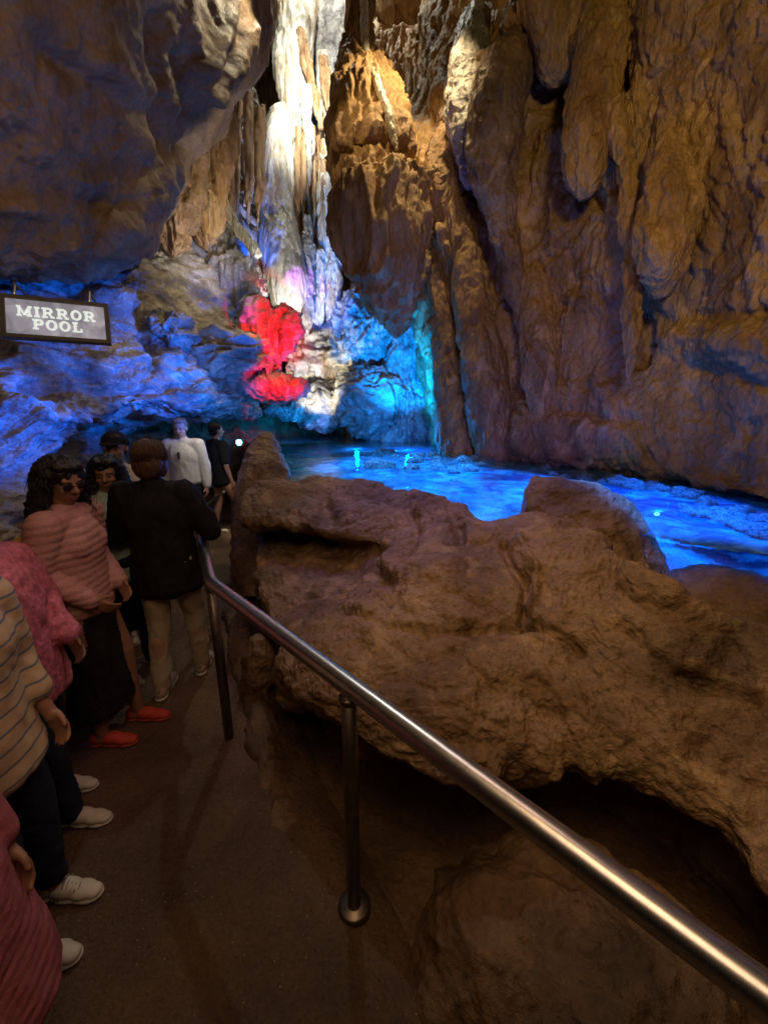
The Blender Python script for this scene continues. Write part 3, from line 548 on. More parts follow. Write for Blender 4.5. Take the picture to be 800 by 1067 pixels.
# ------------------------------------------------------------------ near rocks: the ledge between the path and the pool
Lc = [
 [(256, 508, 1.18), (250, 545, .95), (268, 552, .75), (268, 575, .66), (268, 590, .63), (266, 600, .6)],
 [(320, 499, 1.2), (315, 548, .95), (318, 556, .72), (300, 580, .66), (292, 620, .62), (283, 650, .55)],
 [(400, 507, 1.2), (385, 560, .95), (375, 572, .8), (350, 610, .7), (320, 665, .62), (300, 712, .5)],
 [(460, 517, 1.2), (440, 565, 1.02), (425, 600, .9), (400, 640, .78), (370, 700, .65), (350, 752, .5)],
 [(508, 540, 1.14), (490, 575, 1.05), (475, 620, .92), (455, 670, .78), (420, 735, .65), (400, 785, .5)],
 [(560, 538, 1.2), (550, 580, 1.08), (540, 630, .92), (525, 690, .78), (500, 760, .64), (480, 815, .5)],
 [(610, 552, 1.18), (610, 595, 1.06), (605, 640, .93), (595, 695, .78), (575, 750, .65), (560, 793, .53)],
 [(670, 600, 1.12), (675, 640, 1.0), (675, 680, .9), (670, 720, .78), (650, 765, .66), (640, 797, .55)],
 [(760, 640, 1.05), (770, 680, .95), (775, 720, .85), (770, 770, .75), (755, 815, .65), (742, 850, .55)],
 [(900, 690, 1.0), (900, 740, .92), (900, 790, .82), (890, 850, .72), (870, 910, .62), (850, 965, .52)],
 [(1300, 900, .98), (1300, 960, .9), (1300, 1020, .82), (1300, 1080, .72), (1300, 1140, .62), (1300, 1200, .52)]]
cols = []
for c in Lc:
    w = [Z(*p) for p in c]; d = w[0]-w[-1]; d[2] = 0; d /= max(np.linalg.norm(d), 1e-6)
    if c[0][0] > 1000: d = np.array([.6, .8, 0])
    pre = [w[0] + d*.9 + np.array([0, 0, -1.0]), w[0] + d*.28 + np.array([0, 0, -.22])]
    post = [w[-1] + d*.10 + np.array([0, 0, -.13]), w[-1] + d*.32 + np.array([0, 0, -.30]), w[-1] + d*.40 + np.array([0, 0, -.75])]
    cols.append(pre + w + post)
rows = [[cols[j][i] for j in range(len(cols))] for i in range(len(cols[0]))]
sheet('rock_ledge', rows, 640, 560, [(1.1, .10, 4, 'fbm', .2), (2.6, .065, 4, 'billow', .25)], M['brown'],
      feats=[([(520, 560), (548, 600), (545, 640), (600, 680)], 5, -.07), ([(540, 560), (560, 590), (556, 620)], 6, .06), ([(400, 590, 10), (470, 595, 18)], 14, .05), ([(520, 690), (560, 700), (600, 720)], 22, .06),
             ([(395, 598), (405, 606)], 7, -.07), ([(350, 640), (440, 660), (560, 645)], 6, -.05), ([(640, 650), (700, 700), (790, 730)], 8, -.05), ([(425, 520), (430, 560), (420, 590)], 6, -.05),
             ([(380, 640), (390, 665)], 14, .05), ([(470, 525), (476, 560)], 7, -.06), ([(340, 505), (345, 540)], 8, -.05)],
      micro=[(5, .024, 5, 'billow', .15), (19, .007, 4, 'fbm')], label='broad brown rock ledge sloping from the pool rim down to the handrail', cat='rock ledge')
loft('rim_boulder', [(556, 496, 2.95, 2), (559, 503, 2.95, 12), (568, 518, 2.9, 32), (582, 540, 2.88, 55), (596, 570, 2.85, 76), (604, 620, 2.8, 88)], M['brown'], [(1.9, .07, 4, 'fbm', .2), (5, .035, 4, 'ridge', .2)], [(9, .02, 4, 'fbm')], 160, 200, depth=.75,
     label='peaked boulder on the pool rim where the blue water dips', cat='boulder')
boulder('rim_boulder', T(800, 640, 2.4), (.62, .32, .24), M['brown'], [(1.7, .10, 5, 'ridge', .2), (6, .025, 4, 'fbm')], rz=-.35, label='dark low boulder at the right end of the pool rim', cat='boulder')
loft('rim_spire', [(277, 452, 4.9, 1.5), (277, 460, 4.8, 9), (275, 475, 4.7, 17), (275, 500, 4.6, 24), (274, 530, 4.5, 27), (272, 560, 4.4, 28), (270, 620, 4.3, 28)], M['brown'], [(2, .10, 4, 'fbm', .1), (5, .035, 4, 'ridge', .1)], [(12, .012, 3, 'fbm')], 120, 180,
     label='pointed dark purple rock at the left end of the pool rim', cat='boulder')
# kerb of rock between the path and the hollow
loft('kerb_rock', [tuple(Z(244, 640, .0)) + (.09,), tuple(Z(258, 690, .0)) + (.11,), tuple(Z(270, 750, -.03)) + (.09,), tuple(Z(284, 820, -.05)) + (.08,), tuple(Z(304, 880, -.08)) + (.07,), tuple(Z(330, 960, -.12)) + (.05,)], M['earth'],
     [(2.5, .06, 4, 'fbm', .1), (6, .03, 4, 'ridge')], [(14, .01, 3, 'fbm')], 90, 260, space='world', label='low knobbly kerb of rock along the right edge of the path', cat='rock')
for px, py, z, r, lb in ((270, 700, .12, (.11, .13, .26), 'upright brown rock lump beside the path below the rail bend'), (322, 700, .30, (.22, .2, .22), 'brown rock lump under the ledge lip left of the near post')):
    boulder('rock_lump', Z(px, py, z), r, M['brown'], [(2.5, .08, 4, 'billow', .2), (8, .02, 4, 'fbm')], label=lb, cat='rock')
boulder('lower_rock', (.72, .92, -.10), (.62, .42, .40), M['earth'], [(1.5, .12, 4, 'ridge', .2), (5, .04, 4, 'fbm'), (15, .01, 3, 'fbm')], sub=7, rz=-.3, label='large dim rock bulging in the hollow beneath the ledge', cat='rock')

# ------------------------------------------------------------------ the pool
def pool():
    xs = np.linspace(-3.6, 6, 300); ys = np.linspace(1.2, 14, 360); X, Y = np.meshgrid(xs, ys)
    P = np.stack([X.ravel(), Y.ravel(), np.zeros(X.size)], 1)
    # keep the bed and water right of the line of rim rocks
    line = np.array([[4.1, 1.2], [2.0, 2.15], [1.2, 2.9], [.9, 3.2], [.35, 3.45], [-.5, 3.9], [-1.25, 4.7], [-1.9, 6.2], [-2.7, 8.4], [-3.6, 12], [-3.6, 14.5]])
    lim = np.interp(P[:, 1], line[:, 1], line[:, 0])
    inside = P[:, 0] - lim
    D = noise_sum(P, [(.9, .12, 4, 'fbm', .2), (3.5, .06, 4, 'billow', .2), (11, .015, 3, 'fbm')])
    P[:, 2] = ZW - .26 + D*.9 + .55*np.exp(-np.maximum(inside, 0)/.12)*0
    keep = inside > -.12
    Fc = grid_faces(360, 300); Fc = Fc[keep[Fc].all(1)]
    tag(mesh_obj('pool_bed', P, Fc, M['bed']), kind='structure')
    W = P.copy(); W[:, 2] = ZW
    Fw = Fc; tag(mesh_obj('water', W, Fw, M['water']), kind='structure')
pool()

# ------------------------------------------------------------------ mesh collector for made objects
class MB:
    def __init__(s): s.V = []; s.F = []
    def add(s, V, Fc):
        k = len(s.V); s.V += [tuple(v) for v in V]; s.F += [tuple(i+k for i in f) for f in Fc]
    def tube(s, pts, rs, n=20):
        pts = np.array(pts, float); rs = np.broadcast_to(np.array(rs, float), (len(pts),))
        tg = np.gradient(pts, axis=0); tg /= np.linalg.norm(tg, axis=1)[:, None]
        ref = np.array([0, 0, 1.]) if abs(tg[0][2]) < .85 else np.array([1., 0, 0])
        V = []
        for p, t, r in zip(pts, tg, rs):
            a = np.cross(t, ref); a /= np.linalg.norm(a); b = np.cross(t, a)
            for k in range(n): V.append(p + r*(math.cos(2*PI*k/n)*a + math.sin(2*PI*k/n)*b))
        m = len(pts); Fc = [(i*n+k, i*n+(k+1) % n, (i+1)*n+(k+1) % n, (i+1)*n+k) for i in range(m-1) for k in range(n)]
        Fc += [tuple(range(n))[::-1], tuple((m-1)*n+k for k in range(n))]; s.add(V, Fc)
    def box(s, c, h, R=None):
        V = [np.array([x, y, z])*np.array(h) for x in (-1, 1) for y in (-1, 1) for z in (-1, 1)]
        if R is not None: V = [R @ v for v in V]
        V = [v+np.array(c) for v in V]
        s.add(V, [(0, 1, 3, 2), (4, 6, 7, 5), (0, 4, 5, 1), (2, 3, 7, 6), (0, 2, 6, 4), (1, 5, 7, 3)])
    def prism(s, poly, y0, y1):
        n = len(poly); V = [(x, y0, z) for x, z in poly] + [(x, y1, z) for x, z in poly]
        s.add(V, [tuple(range(n))[::-1], tuple(range(n, 2*n))] + [(k, (k+1) % n, n+(k+1) % n, n+k) for k in range(n)])
    def build(s, name, mat, parent=None, smooth=False, bevel=0):
        o = mesh_obj(name, s.V, s.F, mat, parent=parent, smooth=smooth)
        if bevel:
            b = o.modifiers.new('b', 'BEVEL'); b.width = bevel; b.segments = 2; b.limit_method = 'ANGLE'
        return o
# ------------------------------------------------------------------ handrail
def handrail(name, pts, r, posts, label, bend=.06):
    base = np.array([posts[0][0], posts[0][1], 0.]); root = empty(name, base); tag(root, label, 'handrail')
    P = []
    pts = [np.array(p, float) for p in pts]
    for i, p in enumerate(pts):
        if 0 < i < len(pts)-1:
            a = pts[i-1]-p; b = pts[i+1]-p; a /= np.linalg.norm(a); b /= np.linalg.norm(b)
            for k in range(9):
                u = k/8; P.append((1-u)**2*(p+a*bend)+2*u*(1-u)*p+u*u*(p+b*bend))
        else: P.append(p)
    Q = [P[0]]
    for a, b in zip(P[:-1], P[1:]):
        n = max(1, int(np.linalg.norm(b-a)/.1))
        for k in range(1, n+1): Q.append(a+(b-a)*k/n)
    m = MB(); m.tube(np.array(Q)-base, r, 32); m.build('rail', M['steel'], root, True)
    for x, y, z0, z1 in posts:
        q = MB(); q.tube(np.array([[x, y, z0], [x, y, (z0+z1)/2], [x, y, z1]])-base, r*.8, 28)
        po = q.build('post', M['steel_shaded'], root, True)
        q = MB(); q.tube(np.array([[x, y, z0-.02], [x, y, z0+.035], [x, y, z0+.045]])-base, [r*1.9, r*1.9, r*1.7], 32); q.build('base_flange', M['steel_shaded'], po, True)
        if r > .03:
            q = MB(); q.tube(np.array([[x, y, z1-.052], [x, y, z1-.045], [x, y, z1-.03]])-base, [r*.86, r*.95, r*.98], 28); q.build('weld_collar', M['steel_shaded'], po, True)
M['steel_shaded'] = plain_mat('shade_darkened_steel', (.22, .19, .16), .42, 1, noise=.25, nscale=25, bump=.1)  # shade put into the colour so posts read dimmer than the rail
handrail('handrail', [(1.9, -.92, 1.0), (.59, .405, 1.0), (-.88, 1.89, 1.0), (-1.12, 2.36, 1.0), (-1.45, 3.1, 1.0)], .033,
         [(-.115, 1.115, -.03, .99), (-.90, 1.93, -.05, .99), (1.25, -.26, -.05, .99), (-1.43, 3.05, -.05, .99)], 'long steel tube handrail running from the lower right corner to the visitors')
handrail('handrail', [T(205, 534, 5.2), T(222, 521, 5.7), T(243, 506, 6.4)], .02, [tuple(T(240, 508, 6.3)[:2]) + (-.05, T(240, 508, 6.3)[2])], 'short far handrail beside the bare-legged visitor')

# ------------------------------------------------------------------ sign
M['sign_frame'] = plain_mat('sign_frame_paint', (.09, .085, .08), .5, 0, noise=.1)
def sign_face():
    m, nt, p = new_mat('emissive_sign_face'); N = nt.nodes.new; L = nt.links.new  # emission follows the mottled colour of the face
    tc = N('ShaderNodeTexCoord'); n = N('ShaderNodeTexNoise'); n.inputs['Scale'].default_value = 7; n.inputs['Detail'].default_value = 4; n.inputs['Distortion'].default_value = 1.2
    L(tc.outputs['Object'], n.inputs['Vector']); r = N('ShaderNodeValToRGB'); e = r.color_ramp.elements
    e[0].position = .35; e[0].color = (.19, .19, .25, 1); e[1].position = .7; e[1].color = (.42, .42, .50, 1); L(n.outputs['Fac'], r.inputs[0])
    L(r.outputs[0], p.inputs['Base Color']); L(r.outputs[0], p.inputs['Emission Color']); p.inputs['Emission Strength'].default_value = .62; p.inputs['Roughness'].default_value = .4
    return m
M['sign_face'] = sign_face()
M['sign_letter'] = plain_mat('lit_sign_lettering', (.8, .85, .82), .5, emit=(.62, .72, .68), es=.9)
def arc(cx, cz, rx, rz, wx, wz, a0, a1, n=14):
    out = []
    for k in range(n):
        a, b = [math.radians(a0+(a1-a0)*(k+d)/n) for d in (0, 1)]
        f = lambda q, s: (cx+(rx-s*wx)*math.cos(q), cz+(rz-s*wz)*math.sin(q))
        out.append([f(a, 0), f(b, 0), f(b, 1), f(a, 1)])
    return out
def glyph(ch):
    R = lambda x0, z0, x1, z1: [(x0, z0), (x1, z0), (x1, z1), (x0, z1)]
    s = .2; t = .13
    if ch == 'I': return [R(.1, t, .1+s, 1-t), R(0, 0, .4, t), R(0, 1-t, .4, 1)], .4
    if ch == 'M': return [R(.09, t, .09+s*.8, 1-t), R(.81, t, .81+s*.9, 1-t), R(0, 0, .36, t), R(.7, 0, 1.1, t), R(0, 1-t, .28, 1), R(.82, 1-t, 1.1, 1),
                          [(.25, 1), (.05, 1), (.48, .15), (.62, .15)], [(.85, 1), (1.05, 1), (.62, .15), (.48, .15)]], 1.1
    if ch == 'P' or ch == 'R':
        L_ = [R(.1, t, .1+s, 1-t), R(0, 0, .42, t), R(0, 1-t, .5, 1), R(.3, .42, .5, .42+t)] + arc(.5, .71, .3, .29, .2, .13, -90, 90)
        if ch == 'R': L_ += [[(.42, .43), (.6, .43), (.82, t), (.62, t)], R(.62, 0, .92, t)]; return L_, .92
        return L_, .8
    if ch == 'O': return arc(.42, .5, .42, .51, .2, .14, 0, 360, 32), .84
    if ch == 'L': return [R(.1, t, .1+s, 1-t), R(0, 0, .74, t), R(0, 1-t, .42, 1), R(.62, t, .74, .36)], .74
    return [], .4
def sign():
    TL, TR_, BR, BL_ = T(-2, 305, 2.86), T(112, 318, 3.13), T(117, 358, 3.10), T(4, 352, 2.83)
    c = (TL+TR_+BR+BL_)/4; ux = (TR_-TL+BR-BL_)/2; W_ = np.linalg.norm(ux); ux /= W_
    uz = (TL-BL_+TR_-BR)/2; uz -= ux*(uz@ux); H_ = np.linalg.norm(uz); uz /= H_; uy = np.cross(uz, ux)    # uy points away from the viewer
    root = bpy.data.objects.new('hanging_sign', None); COL.objects.link(root)
    root.matrix_world = Matrix(((ux[0], uy[0], uz[0], c[0]), (ux[1], uy[1], uz[1], c[1]), (ux[2], uy[2], uz[2], c[2]), (0, 0, 0, 1)))
    tag(root, 'lit grey sign reading MIRROR POOL in a dark frame on two rods', 'sign')
    b = MB(); b.box((0, .012, 0), (W_/2-.01, .012, H_/2-.01)); b.build('face_panel', M['sign_face'], root)
    f = MB(); w = .014
    for cx_, cz_, hx, hz in ((0, H_/2-w, W_/2, w), (0, -H_/2+w, W_/2, w), (-W_/2+w, 0, w, H_/2-2*w), (W_/2-w, 0, w, H_/2-2*w)): f.box((cx_, .008, cz_), (hx, .022, hz))
    f.build('frame', M['sign_frame'], root, bevel=.003)
    for word, z0, h, gap in (('MIRROR', .008, .078, .16), ('POOL', -.088, .078, .16)):
        g = [glyph(ch) for ch in word]; tot = sum(a[1] for a in g)+gap*(len(word)-1); x = -tot/2*h*1.02
        m = MB()
        for polys, adv in g:
            for k, poly in enumerate(polys): m.prism([(x+px*h*1.02, z0+pz*h) for px, pz in poly], -.006-.0002*(k % 5), .002)
            x += (adv+gap)*h*1.02
        m.build('lettering', M['sign_letter'], root)
    for x in (-W_/2+.08, W_/2-.12):
        m = MB(); m.tube([(x, .01, H_/2-.01), (x, .01, H_/2+.05), (x, .01, H_/2+.10)], .011, 16); m.build('rod', M['steel'], root, True)
        m = MB(); m.tube([(x, 0, H_/2+.10), (x, .2, H_/2+.16), (x, .8, H_/2+.36)], .009, 12); m.build('bracket_arm', M['sign_frame'], root, True)
sign()

# ------------------------------------------------------------------ lamps that can be seen
M['lens_cyan'] = plain_mat('glowing_cyan_lens', (.2, .8, .9), .3, emit=(.1, .9, 1.0), es=14)
M['lamp_body'] = plain_mat('lamp_housing', (.05, .05, .055), .5)
def flood(loc, aim, r, label, es=None):
    root = empty('flood_lamp', loc); tag(root, label, 'lamp')
    v = Vector(aim)-Vector(loc); q = np.array(v.normalized())
    m = MB(); m.tube([-q*r*1.3, -q*r*.6, q*0, q*r*.15], [r*.5, r*.95, r, r], 24); m.build('housing', M['lamp_body'], root, True)
    m = MB(); m.tube([q*r*.12, q*r*.22], [r*.86, r*.86], 24); m.build('lens', M['lens_cyan'], root, True)
    m = MB(); m.tube([(0, 0, -r*.6), (0, 0, -r*2.2)], r*.2, 12); m.build('bracket', M['lamp_body'], root, True)
flood(T(249, 461, 6.0), T(330, 480, 3.5), .05, 'small cyan flood lamp glowing at the mouth of the passage')
flood(Z(684, 536, ZW-.03), Z(684, 536, ZW-.03)+np.array([-.3, -.2, .6]), .022, 'tiny greenish-cyan lamp shining up through the pool water')

# ------------------------------------------------------------------ stones in the pool shallows
random.seed(11)
def stone_mesh(i):
    V, Fc = ico(3); P = V*np.array([1, .8+.1*i, .55+.06*i]); P = P + V*noise_sum(V+10*i, [(1.1, .45, 3, 'ridge', .2)])[:, None]
    return P, Fc
protos = []
def stones(spots, label, group):
    for k, (px, py, s) in enumerate(spots):
        p = Z(px, py, ZW); i = k % 4
        if len(protos) < 4:
            o = mesh_obj('pool_stone', stone_mesh(len(protos))[0], stone_mesh(len(protos))[1], M['wet_stone']); protos.append(o)
        else: o = protos[i].copy(); COL.objects.link(o)
        o.location = (p[0], p[1], ZW+.0); o.rotation_euler = (0, 0, random.uniform(0, 6)); o.scale = (s, s, s)
        tag(o, label, 'stone', group)
sp = []
for k in range(24):
    u = random.random(); sp.append((385+95*u+random.uniform(-8, 8), 478+6*u+random.uniform(-8, 9), random.uniform(.07, .15)))
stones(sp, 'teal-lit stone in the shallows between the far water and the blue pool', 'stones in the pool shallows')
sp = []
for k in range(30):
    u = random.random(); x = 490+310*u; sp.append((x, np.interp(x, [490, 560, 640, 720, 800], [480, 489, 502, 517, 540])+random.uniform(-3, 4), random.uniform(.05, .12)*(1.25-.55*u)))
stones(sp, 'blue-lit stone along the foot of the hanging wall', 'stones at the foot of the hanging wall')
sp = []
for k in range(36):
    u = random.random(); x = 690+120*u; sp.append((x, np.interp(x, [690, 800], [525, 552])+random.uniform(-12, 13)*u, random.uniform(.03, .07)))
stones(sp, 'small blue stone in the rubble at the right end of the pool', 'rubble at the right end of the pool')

# ------------------------------------------------------------------ people
def cone(p0, r0, p1, r1, n=18, hs=5):
    """a capsule whose radius changes from r0 to r1"""
    p0 = np.array(p0, float); p1 = np.array(p1, float); d = p1-p0; L_ = np.linalg.norm(d); d = d/max(L_, 1e-9)
    ref = np.array([0, 0, 1.]) if abs(d[2]) < .9 else np.array([1., 0, 0]); a = np.cross(d, ref); a /= np.linalg.norm(a); b = np.cross(d, a)
    rings = [(p0-d*r0*math.sin(t), r0*math.cos(t)) for t in np.linspace(PI/2*.96, 0, hs)] + [(p1+d*r1*math.sin(t), r1*math.cos(t)) for t in np.linspace(0, PI/2*.96, hs)]
    V = [c+r*(math.cos(2*PI*k/n)*a+math.sin(2*PI*k/n)*b) for c, r in rings for k in range(n)]; m = len(rings)
    Fc = [(i*n+k, i*n+(k+1) % n, (i+1)*n+(k+1) % n, (i+1)*n+k) for i in range(m-1) for k in range(n)]
    Fc += [tuple(range(n))[::-1], tuple((m-1)*n+k for k in range(n))]; return V, Fc
def ell(c, r, R=None):
    V, Fc = ico(3); P = V*np.array(r)
    if R is not None: P = P @ np.array(R).T
    return P+np.array(c), [tuple(f) for f in Fc]
def fuse(name, prims, mat, parent, voxel=.008, smooth=3, disp=None, smf=.5):
    m = MB()
    for p in prims: m.add(*p)
    me = bpy.data.meshes.new('tmp'); me.from_pydata([tuple(map(float, v)) for v in m.V], [], m.F); me.update()
    bm = bmesh.new(); bm.from_mesh(me); bmesh.ops.recalc_face_normals(bm, faces=bm.faces); bm.to_mesh(me); bm.free()
    o = bpy.data.objects.new('tmp', me); COL.objects.link(o)
    r = o.modifiers.new('r', 'REMESH'); r.mode = 'VOXEL'; r.voxel_size = voxel; r.use_smooth_shade = True
    s = o.modifiers.new('s', 'SMOOTH'); s.iterations = smooth; s.factor = smf
    dg = bpy.context.evaluated_depsgraph_get(); out = bpy.data.meshes.new_from_object(o.evaluated_get(dg))
    bpy.data.objects.remove(o); bpy.data.meshes.remove(me)
    if disp is not None:
        n = len(out.vertices); co = np.empty(n*3, np.float32); out.vertices.foreach_get('co', co); no = np.empty(n*3, np.float32); out.vertices.foreach_get('normal', no)
        co = co.reshape(-1, 3).astype(float); no = no.reshape(-1, 3); co += no*np.asarray(disp(co))[:, None]
        out.vertices.foreach_set('co', co.astype(np.float32).ravel()); out.update()
    out.name = name; out.polygons.foreach_set('use_smooth', np.ones(len(out.polygons), dtype=bool))
    ob = bpy.data.objects.new(name, out); COL.objects.link(ob); out.materials.clear(); out.materials.append(mat); ob.parent = parent
    return ob
def hand(wrist, d, side, k, curl=.5, palm_n=None):
    """palm, four bent fingers and a thumb, leaving the wrist along d; side +1 right hand"""
    wrist = np.array(wrist, float); d = np.array(d, float); d /= np.linalg.norm(d)
    n = np.array(palm_n if palm_n is not None else (-side, 0, 0), float); n -= d*(n@d); n /= np.linalg.norm(n)      # palm faces n
    s = np.cross(d, n)*side                                                                                         # towards the thumb
    if palm_n is None and s[1] < 0: s = -s
    out = [cone(wrist, .024*k, wrist+d*.03*k, .027*k)]
    for q in (-.026, -.009, .009, .026): out.append(cone(wrist+d*.02*k+s*q*.6*k, .016*k, wrist+d*.085*k+s*q*k, .0125*k))
    for q, L_ in ((-.029, .056), (-.010, .070), (.010, .075), (.029, .066)):
        a = wrist+d*.088*k+s*q*k; c = curl*.7
        d1 = d*math.cos(c)+n*math.sin(c); b = a+d1*L_*.5*k; d2 = d*math.cos(2.1*c)+n*math.sin(2.1*c); e = b+d2*L_*.3*k; d3 = d*math.cos(3*c)+n*math.sin(3*c)
        out += [cone(a, .0098*k, b, .0088*k), cone(b, .0088*k, e, .008*k), cone(e, .008*k, e+d3*L_*.22*k, .007*k)]
    a = wrist+d*.028*k+s*.024*k; b = a+(d*.6+s*.6+n*.35)*.038*k; c_ = b+(d*.85+s*.2+n*.4)*.034*k
    out += [cone(a, .014*k, b, .0115*k), cone(b, .011*k, c_, .009*k)]
    return out
def rotm(yaw, tilt=0, roll=0): return np.array(Matrix.Rotation(yaw, 3, 'Z') @ Matrix.Rotation(tilt, 3, 'X') @ Matrix.Rotation(roll, 3, 'Y'))
def skin_mat(name, c): return plain_mat(name, c, .5, 0, noise=.12, nscale=14, bump=.08)
M['skin_brown'] = skin_mat('brown_skin', (.30, .155, .095)); M['skin_light'] = skin_mat('light_skin', (.50, .30, .22)); M['skin_dark'] = skin_mat('dark_brown_skin', (.17, .085, .055))
M['hair_black'] = plain_mat('black_hair', (.012, .009, .008), .42, noise=.5, nscale=60, bump=.6, stretch=(3, 3, .6)); M['hair_brown'] = plain_mat('brown_hair', (.09, .045, .03), .5, noise=.5, nscale=60, bump=.6, stretch=(3, 3, .6))
M['hair_grey'] = plain_mat('light_brown_hair', (.25, .17, .11), .5, noise=.4, nscale=60, bump=.5)
M['eye_white'] = plain_mat('eye_white', (.38, .34, .31), .3); M['iris'] = plain_mat('dark_iris', (.02, .012, .008), .15); M['lips'] = plain_mat('lips', (.30, .10, .09), .4)
def cloth(name, c, rough=.85, noise=.12, bump=.25, nscale=90): return plain_mat(name, c, rough, 0, spec=.25, noise=noise, nscale=nscale, bump=bump)
def stripe_mat(name, base, line, freq, width=.75, dirn='Z', rough=.85):
    m, nt, p = new_mat(name); N = nt.nodes.new; L = nt.links.new; tc = N('ShaderNodeTexCoord')
    w = N('ShaderNodeTexWave'); w.wave_type = 'BANDS'; w.bands_direction = dirn; w.inputs['Scale'].default_value = freq; w.inputs['Distortion'].default_value = .6; w.inputs['Detail'].default_value = 1; w.inputs['Detail Scale'].default_value = .6
    L(tc.outputs['Object'], w.inputs['Vector']); r = N('ShaderNodeValToRGB'); e = r.color_ramp.elements; e[0].position = width; e[0].color = (*base, 1); e[1].position = min(1, width+.08); e[1].color = (*line, 1)
    L(w.outputs['Fac'], r.inputs[0]); L(r.outputs[0], p.inputs['Base Color']); p.inputs['Roughness'].default_value = rough; p.inputs['Specular IOR Level'].default_value = .2
    n = N('ShaderNodeTexNoise'); n.inputs['Scale'].default_value = 120; L(tc.outputs['Object'], n.inputs['Vector']); b = N('ShaderNodeBump'); b.inputs['Strength'].default_value = .3; b.inputs['Distance'].default_value = .004; L(n.outputs['Fac'], b.inputs['Height']); L(b.outputs[0], p.inputs['Normal'])
    return m
M['puffer'] = cloth('pink_beige_quilted_fabric', (.50, .27, .25), .6); M['black_cloth'] = cloth('black_fabric', (.012, .012, .014), .8); M['white_cloth'] = cloth('white_fabric', (.62, .62, .64))
M['khaki'] = cloth('khaki_cotton', (.46, .38, .28)); M['denim'] = cloth('dark_denim', (.018, .024, .045), .85); M['pink_wool'] = cloth('mottled_pink_knit', (.55, .17, .25), .9, .35, .6, 45)
M['stripe'] = stripe_mat('cream_shirt_with_grey_blue_stripes', (.56, .42, .26), (.16, .18, .24), 5.6, .90); M['mauve'] = cloth('mauve_pink_cotton', (.42, .13, .15), .85, .15)
M['cap'] = cloth('navy_cap_cloth', (.015, .018, .04)); M['red_shoe'] = plain_mat('red_canvas', (.50, .05, .03), .7, noise=.15); M['white_shoe'] = plain_mat('off_white_leather', (.60, .56, .47), .55, noise=.1, nscale=12)
M['sole'] = plain_mat('pale_rubber', (.55, .52, .46), .7); M['sole_red'] = plain_mat('red_rubber', (.35, .05, .03), .7); M['lace'] = plain_mat('grey_lace', (.25, .25, .27), .8); M['yellow'] = cloth('yellow_nylon', (.75, .42, .03)); M['teal_top'] = cloth('pale_green_cotton', (.45, .60, .55))
M['beige_shoe'] = plain_mat('beige_suede', (.42, .32, .24), .85, noise=.15, nscale=20)

